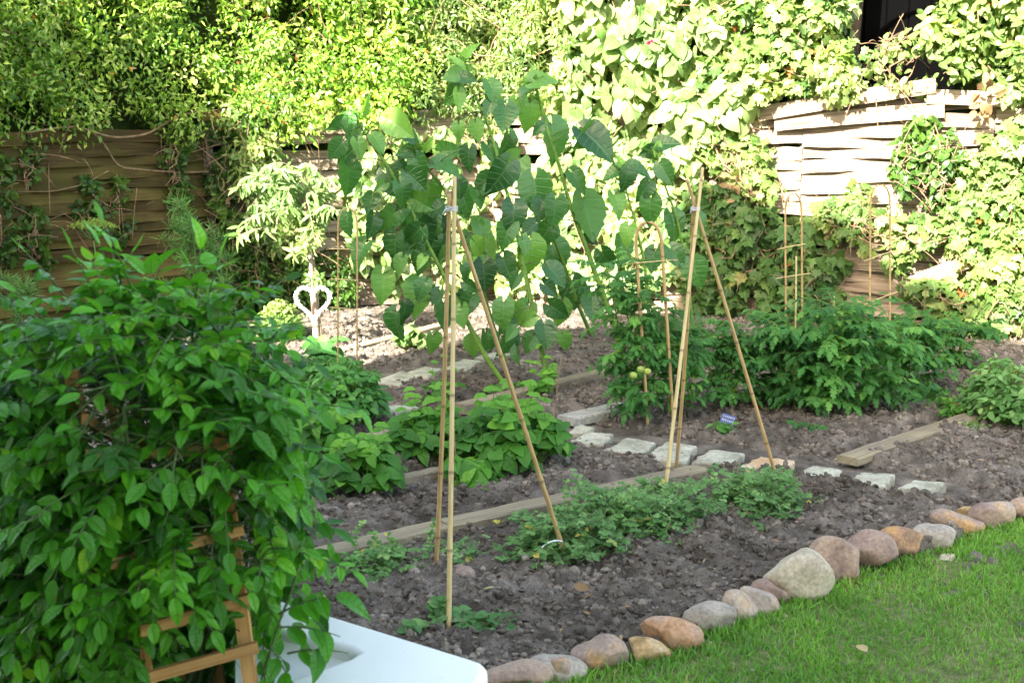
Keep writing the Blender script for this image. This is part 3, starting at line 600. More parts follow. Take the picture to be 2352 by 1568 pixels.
rock(1067, 1317, 48, 42, brown, 'rounded brown stone on the soil right of the left tripod', 150, .1, 5, 'loose_stone', 'stone', None)
rock(1178, 1474, 48, 22, grey, 'half buried pale oval stone in front of the left tripod foot', 151, .0, 3, 'loose_stone', 'stone', None)
rock(1256, 1328, 52, 18, brown, 'flat brown stone chip at the foot of the left tripod right cane', 152, .0, 6, 'loose_stone', 'stone', None)
rock(2166, 1062, 40, 22, M['darkbark'], 'dark lump of burnt wood on the soil below the wide pale timber', 153, .5, 6, 'wood_lump', 'wood lump', None)

# ================================================================== WHITE WALL
ZT = .45
WPX = [(560, 1347), (1085, 1508), (1108, 1516), (1119, 1527), (1120, 1540), (1112, 1556), (1085, 1680), (560, 1830), (560, 1592), (800, 1508), (815, 1498), (800, 1488), (560, 1432)]
WTOP = [G(x, y, ZT) for x, y in WPX]
bm = bmesh.new(); vs = [bm.verts.new(tuple(p)) for p in WTOP]; f_ = bm.faces.new(vs)
if f_.normal.z < 0 or True: bm.normal_update(); f_.normal_flip() if f_.normal.z < 0 else None
ex = bmesh.ops.extrude_face_region(bm, geom=[f_]); nvs = [v for v in ex['geom'] if isinstance(v, bmesh.types.BMVert)]
bmesh.ops.translate(bm, verts=nvs, vec=(0, 0, -(ZT + .08))); bmesh.ops.recalc_face_normals(bm, faces=bm.faces)
tope = [e for e in bm.edges if all(abs(v.co.z - ZT) < 1e-4 for v in e.verts)]
bmesh.ops.bevel(bm, geom=tope, offset=.022, segments=4, profile=.5, affect='EDGES', clamp_overlap=True)
me = bpy.data.meshes.new('garden_wall'); c_ = Vector(tuple(np.mean(WTOP, axis=0) * [1, 1, 0])); bmesh.ops.translate(bm, verts=bm.verts, vec=-c_); bm.to_mesh(me); bm.free()
for p_ in me.polygons: p_.use_smooth = p_.area < .004
me.materials.append(M['plaster']); gw = bpy.data.objects.new('garden_wall', me); scene.collection.objects.link(gw); gw.location = c_
g = Geo(); hp = [G(x, y, ZT) for x, y in ((540, 1420), (815, 1482), (850, 1498), (815, 1512), (540, 1610))]; hm = np.mean(hp, axis=0); nn_ = 5; v = []; f = []
for k_, (sc_, dz_) in enumerate(((1.0, -.020), (.86, -.032), (.6, -.040), (.3, -.042))):
    for p_ in hp: v.append(hm + (p_ - hm) * sc_ + np.array([0, 0, dz_]))
v.append(hm + np.array([0, 0, -.042]))
for k_ in range(3):
    for j_ in range(nn_): a_ = k_ * nn_ + j_; b_ = k_ * nn_ + (j_ + 1) % nn_; f += [(a_, b_, b_ + nn_), (a_, b_ + nn_, a_ + nn_)]
for j_ in range(nn_): f.append((3 * nn_ + j_, 3 * nn_ + (j_ + 1) % nn_, 4 * nn_))
e_ = type('E', (), {})(); g.add(np.array(v), f, np.full((len(v), 3), .5)); bs = g.build('recess', M['plaster'], gw)
tag(gw, 'low white plastered garden wall with a rounded corner at the bottom of the picture', 'wall')

# ================================================================== FENCES
def fence(A, B, H0_, H1_, mat, label, seed, pitch=.096, bh=.108, post_sp=1.75, gaps=(), tail=0.0, topdrop=0, zbase=.03, wild=.0):
    rng = np.random.default_rng(seed); A = np.asarray(A, float); B = np.asarray(B, float); L = np.linalg.norm(B - A); d = (B - A) / L; n = np.array([d[1], -d[0], 0]); n = n if n[1] < 0 else -n
    root = thing('wooden_fence', label, 'fence', (A + B) / 2, 'woven board fence panels round the garden')
    nb = int(((H0_ + H1_) / 2 - zbase) / pitch); npan = max(1, int(round(L / post_sp)))
    for p in range(npan):
        s0, s1 = L * p / npan + .003, L * (p + 1) / npan - .003; g = Geo()
        for b in range(nb):
            if (p, b) in gaps: continue
            ns = 22; u = np.linspace(s0, s1, ns); ph = (-1) ** b; fr = (u - s0) / (s1 - s0); off = .018 * ph * np.sin(fr * 2 * pi * 1.5 + .4) + rng.normal(0, .004)
            Hh = H0_ + (H1_ - H0_) * u / L; z = zbase + (b + .5) / nb * (Hh - zbase) + rng.normal(0, .006) + rng.normal(0, .012) * (fr - .5) + .008 * np.sin(fr * 5 + rng.random() * 6) + wild * rng.normal() * (fr - .5)
            hh = bh / 2 * rng.uniform(.93, 1.12); th = .006; tl = -.20 + rng.normal(0, .06); v = []; a = []; r = rng.random()
            for i in range(ns):
                c = A + d * u[i]; c = np.array([c[0], c[1], 0]) + n * off[i]; hj = hh + .002 * sin(i * 1.7 + b)
                for (sa, sb) in ((1, -1), (1, 1), (-1, 1), (-1, -1)):
                    v.append(c + n * (sa * th + tl * sb * hj) + np.array([0, 0, z[i] + sb * hj])); a.append((u[i], sb * hj + sa * .01, r))
            f = []
            for i in range(ns - 1):
                for k in range(4): q = i * 4 + k; w = i * 4 + (k + 1) % 4; f += [(q, q + 4, w + 4), (q, w + 4, w)]
            f += [(0, 1, 2), (0, 2, 3), ((ns - 1) * 4, (ns - 1) * 4 + 2, (ns - 1) * 4 + 1), ((ns - 1) * 4, (ns - 1) * 4 + 3, (ns - 1) * 4 + 2)]
            g.add(v, f, a)
        g.build('slat_panel', M[mat], root, smooth=False)
        gp = Geo(); c = A + d * (s0 if p else .04); gp.box(c + np.array([0, 0, H0_ * .49]) - n * .05, [[0, 0, 1], d, n], [H0_ * .49, .035, .02], rng.random()); gp.build('post', M[mat], root, smooth=False)
    gp = Geo(); gp.box(B - d * .04 + np.array([0, 0, H1_ * .49]) - n * .05, [[0, 0, 1], d, n], [H1_ * .49, .035, .02], rng.random()); gp.build('post', M[mat], root, smooth=False)
    return root
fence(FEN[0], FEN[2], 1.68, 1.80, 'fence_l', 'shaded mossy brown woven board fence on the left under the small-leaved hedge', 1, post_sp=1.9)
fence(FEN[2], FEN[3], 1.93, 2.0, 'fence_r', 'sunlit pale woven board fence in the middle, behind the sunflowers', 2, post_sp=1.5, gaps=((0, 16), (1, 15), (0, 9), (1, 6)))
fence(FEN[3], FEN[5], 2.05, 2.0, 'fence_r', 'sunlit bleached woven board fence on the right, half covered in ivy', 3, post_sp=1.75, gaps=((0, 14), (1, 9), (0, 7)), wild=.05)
# loose boards on the right fence
def loose_board(p0, p1, off, w, label, mat='fence_r', seed=0):
    P = np.array([FP(*p0, off), FP(*p1, off)]); d = nrm(P[1] - P[0]); n = nrm(np.cross(d, [0, 0, 1])); n = n if n[1] < 0 else -n; up = np.cross(n, d) * (1 if np.cross(n, d)[2] > 0 else -1)
    g = Geo(); L = np.linalg.norm(P[1] - P[0]); ns = 18; v = []; a = []
    for i in range(ns):
        t = i / (ns - 1); c = P[0] + d * L * t + up * .006 * sin(t * 3.1) + n * .015 * sin(t * 6 + seed)
        for sa, sb in ((1, -1), (1, 1), (-1, 1), (-1, -1)): v.append(c + n * sa * .007 + up * sb * w / 2); a.append((t * L, sb * w / 2 + sa * .01, .6 + .1 * seed % .4))
    f = []
    for i in range(ns - 1):
        for k in range(4): q = i * 4 + k; r = i * 4 + (k + 1) % 4; f += [(q, q + 4, r + 4), (q, r + 4, r)]
    f += [(0, 1, 2), (0, 2, 3), ((ns - 1) * 4, (ns - 1) * 4 + 2, (ns - 1) * 4 + 1), ((ns - 1) * 4, (ns - 1) * 4 + 3, (ns - 1) * 4 + 2)]
    g.add(v, f, a); return top(g, 'loose_board', M[mat], label, 'board', 'loose boards on the right fence', smooth=False)
loose_board((1745, 262), (2150, 196), .10, .13, 'topmost bleached board sloping up to the right along the fence top', seed=0)
loose_board((1780, 285), (2170, 252), .06, .13, 'second bleached board crossing below the sloping top board', seed=1)
loose_board((2085, 655), (2250, 590), .14, .12, 'fallen grey board leaning diagonally against the ivy at right', seed=2)
loose_board((2130, 222), (2330, 232), .08, .12, 'short bleached board at the top right of the fence beside brown dead leaves', seed=3)
loose_board((610, 262), (800, 268), .05, .10, 'sunlit top board of the middle fence under the hedge', seed=4)
loose_board((455, 268), (600, 262), .06, .09, 'brown end of board at the corner of the left and middle fences', 'fence_l', seed=5)
# black backdrop added as the gap's deep shade, and a tree trunk before it
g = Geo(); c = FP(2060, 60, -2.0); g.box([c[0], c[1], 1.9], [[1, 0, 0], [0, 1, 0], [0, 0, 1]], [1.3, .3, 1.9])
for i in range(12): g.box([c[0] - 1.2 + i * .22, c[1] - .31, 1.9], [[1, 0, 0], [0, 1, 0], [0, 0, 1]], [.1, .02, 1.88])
g2 = Geo(); q = FP(1958, 60, -.9); g2.tube(np.array([[q[0] + .03 * sin(i), q[1], i * .5 - .1] for i in range(12)]), np.linspace(.11, .08, 12), 10)
for i in range(5): g2.tube(curve([q[0], q[1], 2.2 + .4 * i], [q[0] + .5 * (-1) ** i, q[1] - .2, 2.7 + .4 * i], (0, 0, .1), 7), np.linspace(.03, .012, 7), 6)
top(g2, 'tree_trunk', M['darkbark'], 'dark tree trunk standing at the left side of the dark gap', 'tree trunk')
top(g, 'shade_backdrop', M['backdrop'], 'near-black boarded backdrop added as the deep shade of the gap at the top right', 'backdrop', smooth=False)

# ================================================================== HEDGES AND CLIMBERS ON THE FENCES
def foliage_thing(name, label, cat, parts, group=None, base=None):
    """parts: list of (part name, Geo, material)"""
    allv = np.concatenate([v for _, g, _ in parts for v in g.V]); c = allv.mean(0); c[2] = 0 if base is None else base
    r = thing(name, label, cat, c, group)
    for nm, g, mt_ in parts: g.build(nm, mt_, r)
    return r
def hedge(name, label, cat, poly, nclump, nleaf, T, mat, size, seed, rr=(.14, .32), off=(-.25, .25), core=None, group=None, droop=.4, extra=None, branches=12, face=.5):
    rng = np.random.default_rng(seed); C, R = fence_clumps(poly, nclump, rng, rr[0], rr[1], off[0], off[1]); g = Geo(); clump_leaves(g, T, C, R, nleaf, size, rng, droop, face)
    gt = Geo()
    for i in range(branches):
        a, b = C[rng.integers(len(C))], C[rng.integers(len(C))]
        if np.linalg.norm(a - b) < 1.4: gt.tube(curve(a + [0, -.05, 0], b + [0, -.1, 0], (0, -.05, -.12), 10, .02, rng), rng.uniform(.003, .007), 5)
    for a in C[:: max(1, len(C) // 40)]: gt.tube(curve(a + rng.normal(0, .1, 3), a + np.array([rng.normal(0, .2), -.15, rng.normal(0, .2)]), (0, 0, .03), 6), .003, 4)
    r = foliage_thing(name, label, cat, [('foliage', g, M[mat]), ('stem', gt, M['twig'])] + (extra or []), group)
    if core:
        core_sheet(core[0], core[1], 'shade_backing', M['core'], r, rng, .18)
    return r
HG = 'hedges and climbers growing over the fences'
UP = -160
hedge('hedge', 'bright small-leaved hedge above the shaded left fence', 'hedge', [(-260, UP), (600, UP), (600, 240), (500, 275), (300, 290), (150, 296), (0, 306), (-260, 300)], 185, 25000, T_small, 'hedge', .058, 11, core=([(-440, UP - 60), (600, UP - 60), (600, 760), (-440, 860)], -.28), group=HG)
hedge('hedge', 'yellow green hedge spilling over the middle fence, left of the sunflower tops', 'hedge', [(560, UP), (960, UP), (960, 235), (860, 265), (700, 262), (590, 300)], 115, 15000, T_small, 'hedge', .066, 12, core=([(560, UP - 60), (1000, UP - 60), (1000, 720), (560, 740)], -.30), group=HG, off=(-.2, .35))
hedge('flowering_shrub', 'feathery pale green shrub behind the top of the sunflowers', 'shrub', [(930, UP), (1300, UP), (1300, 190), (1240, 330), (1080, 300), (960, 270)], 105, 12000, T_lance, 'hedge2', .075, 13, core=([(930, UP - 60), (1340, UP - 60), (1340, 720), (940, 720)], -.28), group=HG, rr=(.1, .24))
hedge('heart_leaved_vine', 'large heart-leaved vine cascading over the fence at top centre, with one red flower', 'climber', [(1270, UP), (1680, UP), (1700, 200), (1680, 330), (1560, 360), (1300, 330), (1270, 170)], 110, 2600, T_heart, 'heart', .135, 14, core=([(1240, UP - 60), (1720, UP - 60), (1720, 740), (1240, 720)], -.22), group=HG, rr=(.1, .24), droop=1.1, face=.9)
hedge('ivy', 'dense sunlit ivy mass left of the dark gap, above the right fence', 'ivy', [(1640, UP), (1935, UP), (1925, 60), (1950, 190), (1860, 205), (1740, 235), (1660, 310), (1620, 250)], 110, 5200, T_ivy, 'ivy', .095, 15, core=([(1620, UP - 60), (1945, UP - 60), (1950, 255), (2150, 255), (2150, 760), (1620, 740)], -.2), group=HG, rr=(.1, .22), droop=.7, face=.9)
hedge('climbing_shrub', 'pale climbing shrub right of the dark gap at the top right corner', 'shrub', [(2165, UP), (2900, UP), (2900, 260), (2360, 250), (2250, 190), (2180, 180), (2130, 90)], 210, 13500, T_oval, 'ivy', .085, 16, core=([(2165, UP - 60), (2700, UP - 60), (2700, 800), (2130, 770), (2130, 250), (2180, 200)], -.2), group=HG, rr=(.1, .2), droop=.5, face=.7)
hedge('hedge', 'small leafy spray crossing below the dark gap above the bleached boards', 'shrub', [(1975, 165), (2040, 105), (2140, 80), (2145, 100), (2040, 130), (1990, 190), (2150, 185), (2150, 200), (1960, 225)], 26, 330, T_oval, 'ivy', .075, 17, off=(-.1, .2), group=HG, rr=(.05, .1), branches=8)
# ivy hanging down the right fence
hedge('ivy', 'sunlit ivy curtain on the fence between the red flower vine and the bleached boards', 'ivy', [(1640, 290), (1720, 300), (1770, 400), (1800, 490), (1720, 440), (1670, 400), (1620, 350)], 34, 560, T_ivy, 'ivy', .10, 21, off=(.04, .16), group=HG, rr=(.06, .15), droop=1.0, face=1.1, core=None)
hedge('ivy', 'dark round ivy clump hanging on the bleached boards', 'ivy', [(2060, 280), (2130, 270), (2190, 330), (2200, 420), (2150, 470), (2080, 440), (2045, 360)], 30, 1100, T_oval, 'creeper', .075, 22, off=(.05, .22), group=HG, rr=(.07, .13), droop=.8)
hedge('ivy', 'ivy covering the right end of the bleached fence up to the frame edge', 'ivy', [(2290, 240), (2640, 230), (2680, 500), (2640, 760), (2300, 700), (2240, 600), (2180, 470), (2220, 380)], 150, 5600, T_ivy, 'ivy', .092, 23, off=(.04, .22), group=HG, rr=(.08, .18), droop=.9, face=1.0)
hedge('ivy', 'large shaded ivy leaves behind the tomato supports', 'ivy', [(1620, 440), (1730, 430), (1790, 520), (1860, 500), (1900, 560), (1940, 690), (1850, 720), (1650, 730), (1560, 640), (1570, 520)], 80, 1150, T_ivy, 'ivy_shade', .12, 24, off=(.04, .2), group=HG, rr=(.08, .18), droop=1.0, face=1.0)
hedge('ivy', 'yellow green ivy strip trailing down between the two right cane hoops', 'ivy', [(1870, 440), (1980, 450), (2060, 500), (2200, 500), (2230, 570), (2120, 560), (2080, 600), (1990, 560), (1900, 520)], 40, 800, T_ivy, 'ivy', .095, 25, off=(.04, .2), group=HG, rr=(.06, .14), droop=1.0, face=1.0)
hedge('ivy', 'low ivy at the foot of the right fence beyond the tomatoes', 'ivy', [(2060, 660), (2200, 620), (2360, 690), (2370, 760), (2270, 760), (2170, 740)], 40, 650, T_ivy, 'ivy', .10, 26, off=(.04, .2), group=HG, rr=(.06, .13), droop=1.0)
hedge('heart_leaved_vine', 'sunlit vine covering the middle fence behind the sunflower stems', 'climber', [(1040, 300), (1600, 350), (1600, 640), (1400, 660), (1040, 665), (860, 650), (800, 560), (800, 400), (880, 300)], 170, 3600, T_heart, 'heart', .105, 27, off=(.03, .2), group=HG, rr=(.07, .15), droop=1.1, face=1.0)
hedge('climber', 'glossy leafy climber hanging in a column at the fence corner', 'climber', [(530, 230), (640, 240), (660, 330), (720, 470), (700, 560), (600, 560), (560, 430)], 50, 4000, T_small, 'hedge2', .08, 28, off=(.05, .28), group=HG, rr=(.08, .16), droop=.7)
hedge('climber', 'shaded dark climber at the foot of the fence left of the white heart', 'climber', [(500, 470), (600, 520), (690, 560), (800, 600), (800, 690), (600, 700), (490, 690), (470, 560)], 80, 5200, T_small, 'creeper', .075, 29, off=(.04, .2), group=HG, rr=(.07, .15), droop=.6)  # dark leaves put here for the shade at the fence foot
for i, (pl, lab, n) in enumerate([
    ([(380, 300), (440, 290), (440, 400), (410, 500), (380, 440)], 'creeper hanging down the mossy fence just left of the corner', 620),
    ([(170, 420), (260, 390), (300, 480), (290, 560), (230, 520), (170, 500)], 'dark creeper patch in the middle of the mossy fence', 420),
    ([(0, 345), (40, 350), (40, 520), (0, 640), (-60, 560), (-60, 350)], 'creeper strand at the left frame edge on the mossy fence', 650),
    ([(50, 340), (95, 340), (95, 390), (75, 410), (50, 380)], 'small creeper tuft under the top board of the mossy fence', 130),
    ([(60, 470), (110, 480), (120, 600), (85, 620), (60, 560)], 'creeper patch low on the mossy fence near the left edge', 300),
    ([(450, 300), (545, 270), (545, 460), (500, 470), (470, 400)], 'dark creeper filling the open gap at the fence corner', 750)]):
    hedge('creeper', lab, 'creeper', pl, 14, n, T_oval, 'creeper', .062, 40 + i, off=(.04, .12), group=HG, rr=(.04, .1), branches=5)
def fvine(pts, off, r, label, mat='twig'):
    g = Geo(); P = smooth_path([FP(x, y, off) for x, y in pts], 30); g.tube(P, r, 6); top(g, 'vine_stem', M[mat], label, 'vine stem', 'bare vine stems on the left fence')
fvine([(160, 295), (215, 300), (250, 345), (268, 385), (305, 388), (400, 396), (480, 395)], .10, .008, 'bare brown vine stem looping down from the hedge across the mossy fence')
fvine([(60, 305), (170, 288), (260, 318), (340, 310), (400, 270), (470, 250)], .12, .010, 'thick bare stem lying along the top of the left fence')
fvine([(513, 312), (524, 380), (526, 460), (510, 512), (460, 535)], .14, .009, 'long bent pale stem hanging in front of the fence corner')
fvine([(395, 355), (440, 350), (515, 328)], .10, .005, 'thin stem stretched to the fence corner')
fvine([(40, 440), (120, 440), (190, 425), (250, 392)], .09, .005, 'thin pale stem sagging across the mossy boards on the far left')
fvine([(268, 400), (278, 470), (286, 560)], .09, .004, 'thin vertical stem in the middle of the mossy fence')
fvine([(680, 285), (690, 310), (715, 360)], .10, .005, 'dark dangling stem against the sunlit middle fence')
# red flower
g = Geo(); c = FP(1492, 95, .45); rr_ = np.random.default_rng(3); g.leaves(T_oval, np.tile(c, (7, 1)), nrm(rr_.normal(size=(7, 3)) + [0, -.4, 0]), rr_.normal(size=(7, 3)) + [0, -1, 0], .05, rr_.random(7) * .4 + .6, rr_)
top(g, 'flower', M['redleaf'], 'single pink red flower on the heart-leaved vine at top centre', 'flower')
g = Geo(); c = FP(2262, 215, .3); P = c + rr_.normal(0, .1, (22, 3)) * [.5, .3, 1]; g.leaves(T_oval, P, rr_.normal(size=(22, 3)) + [0, 0, -1], rr_.normal(size=(22, 3)) + [0, -1, 0], .10, rr_.random(22) * .6, rr_)
top(g, 'dead_leaves', M['deadleaf'], 'brown dried leaf bunch at the top right end of the fence', 'dead leaves')
g = Geo(); c = FP(1680, 440, .25); P = c + rr_.normal(0, .1, (16, 3)) * [.5, .3, 1]; g.leaves(T_oval, P, rr_.normal(size=(16, 3)) + [0, 0, -1], rr_.normal(size=(16, 3)) + [0, -1, 0], .09, rr_.random(16) * .7, rr_)
top(g, 'dead_leaves', M['deadleaf'], 'brown dried leaves hanging in the ivy right of the tripod top', 'dead leaves')
# ================================================================== CANES, TRIPODS, HOOPS
def cane_geo(p0, p1, r, rng, bend=.008):
    g = Geo(); L = np.linalg.norm(np.asarray(p1) - p0); n = max(8, int(L / .03)); P = curve(p0, p1, rng.normal(0, bend, 3), n); ph = rng.random()
    s = np.linspace(0, L, n); w = np.abs(((s / .27 + ph) % 1)); w = np.minimum(w, 1 - w); rad = r * (1 + .22 * np.exp(-(w * .27 / .012) ** 2)) * np.linspace(1.12, .85, n)
    g.tube(P, rad, 8, ph); return g
def tripod(label, foot, tie, tops, seed, mats):
    rng = np.random.default_rng(seed); F = [G(x, y, -.02) for x, y in foot]; c = np.mean(F, axis=0); T = PY(tie[0], tie[1], c[1])
    r = thing('bamboo_tripod', label, 'plant support', (c[0], c[1], 0), 'cane tripods for climbing plants')
    for i, (f, (tx, ty)) in enumerate(zip(F, tops)):
        d = T - f; off = np.array([[.010, -.012, 0], [-.010, .004, 0], [.004, .014, 0]][i]); Tp = T + off
        tpx = PY(tx, ty, T[1] + (T[1] - f[1]) * .12)
        k = (tpx[2] - f[2]) / (Tp[2] - f[2]); e = f + (Tp - f) * k
        cane_geo(f, e, .0085, rng, .006).build('cane', M[mats[i]], r)
    g = Geo(); t = np.linspace(0, 7 * 2 * pi, 120); g.tube(np.stack([T[0] + .021 * np.cos(t), T[1] + .021 * np.sin(t), T[2] - .008 + .016 * t / t[-1] + .003 * np.sin(t * 1.7)], 1), .0022, 5)
    g.tube(curve(T + [-.01, -.03, .0], T + [-.03, -.04, -.02], (0, 0, .01), 6), .0018, 4); g.build('tie', M['twine'], r)
tripod('bamboo cane tripod on the left, tied with pale twine in front of the sunflowers', [(1030, 1455), (1001, 1318), (1307, 1303)], (1037, 480), [(1036, 405), (1046, 440), (1030, 436)], 1, ['bamboo2', 'bamboo', 'bamboo'])
tripod('bamboo cane tripod on the right, standing in the pea plants before the tomatoes', [(1519, 1200), (1552, 1085), (1788, 1112)], (1597, 480), [(1601, 385), (1600, 452), (1570, 412)], 2, ['bamboo2', 'bamboo', 'bamboo'])
def hoop(label, x0, y0, x1, y1, ytop, Y, bars, seed, r=.006, lean=0):
    rng = np.random.default_rng(seed); A = PY(x0, y0, Y); B = PY(x1, y1, Y); ztop = PY((x0 + x1) / 2 - lean, ytop, Y)[2]; w = abs(PY(x1, ytop, Y)[0] - PY(x0, ytop, Y)[0]); R = w / 2
    cx = PY((x0 + x1) / 2 - lean, ytop, Y)[0]; L = [np.array([A[0], Y, 0.0])] + [np.array([A[0] + (cx - R - A[0]) * q, Y, q * (ztop - R)]) for q in (.3, .6, .9)]
    arc = [np.array([cx - R * cos(t), Y, ztop - R + R * sin(t)]) for t in np.linspace(0.0, pi, 12)]; Rr = [np.array([B[0] + (cx + R - B[0]) * q, Y, q * (ztop - R)]) for q in (.9, .6, .3, 0)]
    th = thing('cane_hoop', label, 'plant support', ((A[0] + B[0]) / 2, Y, 0), 'bent cane hoops supporting the plants'); g = Geo(); P = np.array(L + arc + Rr); P[0][0] = P[0][0]; g.tube(smooth_path(P, 60), r, 7, rng.random()); g.build('hoop', M['bamboo'], th)
    for (a, b, c, d) in bars:
        g = Geo(); g.tube(curve(PY(a, b, Y - .012), PY(c, d, Y - .012), (0, 0, .003), 8), .0035, 6, rng.random()); g.build('crossbar', M['bamboo2'], th)
hoop('bent cane hoop with one long crossbar above the tall tomato left of the right tripod', 1492, 800, 1552, 800, 503, 6.75, [(1430, 608, 1556, 597), (1448, 700, 1492, 692), (1536, 690, 1562, 686)], 1, .010, lean=33)
hoop('narrow cane hoop with two crossbars, behind the middle of the tomato bed', 1808, 860, 1846, 860, 435, 7.6, [(1785, 573, 1852, 560), (1782, 640, 1862, 628)], 2, .0065, lean=4)
hoop('tall pale cane hoop with slanting crossbars at the right end of the tomato bed', 2000, 860, 2046, 860, 415, 7.6, [(1985, 600, 2060, 574), (1985, 700, 2062, 670), (1990, 505, 2050, 490)], 3, .0065)
hoop('thin pale cane hoop with three crossbars right of the white heart', 776, 930, 820, 930, 470, 7.5, [(756, 572, 812, 574), (756, 641, 822, 644), (758, 706, 826, 713)], 4, .0055)
def stake(x, yb, yt, Y, label, xt=None, r=.006, mat='bamboo2', seed=1):
    A = PY(x, yb, Y); B = PY(xt or x, yt, Y); A[2] = max(-.02, min(A[2], .3)); g = cane_geo(np.array([A[0], Y, -.02]), B, r, np.random.default_rng(seed), .004); top(g, 'cane_stake', M[mat], label, 'stake', 'single upright stakes')
stake(1829, 860, 588, 7.1, 'single straight cane between the legs of the narrow hoop')
stake(1922, 800, 672, 7.3, 'short cane topping out of the tomatoes right of the narrow hoop', 1916, seed=2)
stake(780, 980, 850, 6.9, 'short thin stake in front of the basil bush', seed=3, mat='bamboo')
stake(1270, 960, 818, 6.8, 'thin twig stake standing between bean clump and timber board', 1290, .004, 'twig', 4)
stake(1052, 1120, 930, 5.6, 'thin brown twig stake inside the bean clump beside the left tripod', 1040, .004, 'twig', 5)
stake(798, 1180, 1050, 5.4, 'thin dark stake in the left bean plants', 802, .005, 'twig', 6)

# ================================================================== SUNFLOWERS
SF = {
 'A': (7.75, [(1162, 888), (1115, 820), (1071, 734), (1025, 645), (982, 560), (938, 470), (896, 388), (836, 304), (812, 262)], 'leaning sunflower plant without bloom whose head is highest at the far left', 0.0),
 'B': (8.1, [(1169, 850), (1134, 755), (1113, 681), (1092, 608), (1056, 530), (1029, 444), (973, 378), (958, 345)], 'sunflower plant without bloom whose top rosette is just left of the left tripod tip', 0.0),
 'C': (7.75, [(1267, 905), (1256, 860), (1239, 772), (1225, 713), (1211, 650), (1186, 527), (1148, 378), (1120, 280), (1081, 200), (1057, 150)], 'tallest sunflower plant without bloom, its bright tip at top centre', 0.0),
 'D': (8.5, [(1420, 770), (1407, 730), (1379, 660), (1344, 562), (1312, 480), (1284, 378), (1255, 290), (1235, 215), (1228, 190)], 'thick stemmed sunflower plant with the biggest leaves, rooted just left of the tall tomato', 0.0),
 'E': (8.7, [(1361, 776), (1330, 706), (1300, 620), (1274, 555), (1253, 500), (1225, 430), (1200, 380)], 'shorter sunflower plant between the two tallest ones', 0.0),
 'F': (8.3, [(1492, 740), (1480, 600), (1456, 500), (1438, 437), (1430, 395)], 'small sunflower plant behind the large cane hoop', 0.0),
 'G': (8.5, [(1590, 740), (1575, 600), (1554, 497), (1525, 420), (1505, 355)], 'sunflower plant just left of the right tripod', 0.0)}
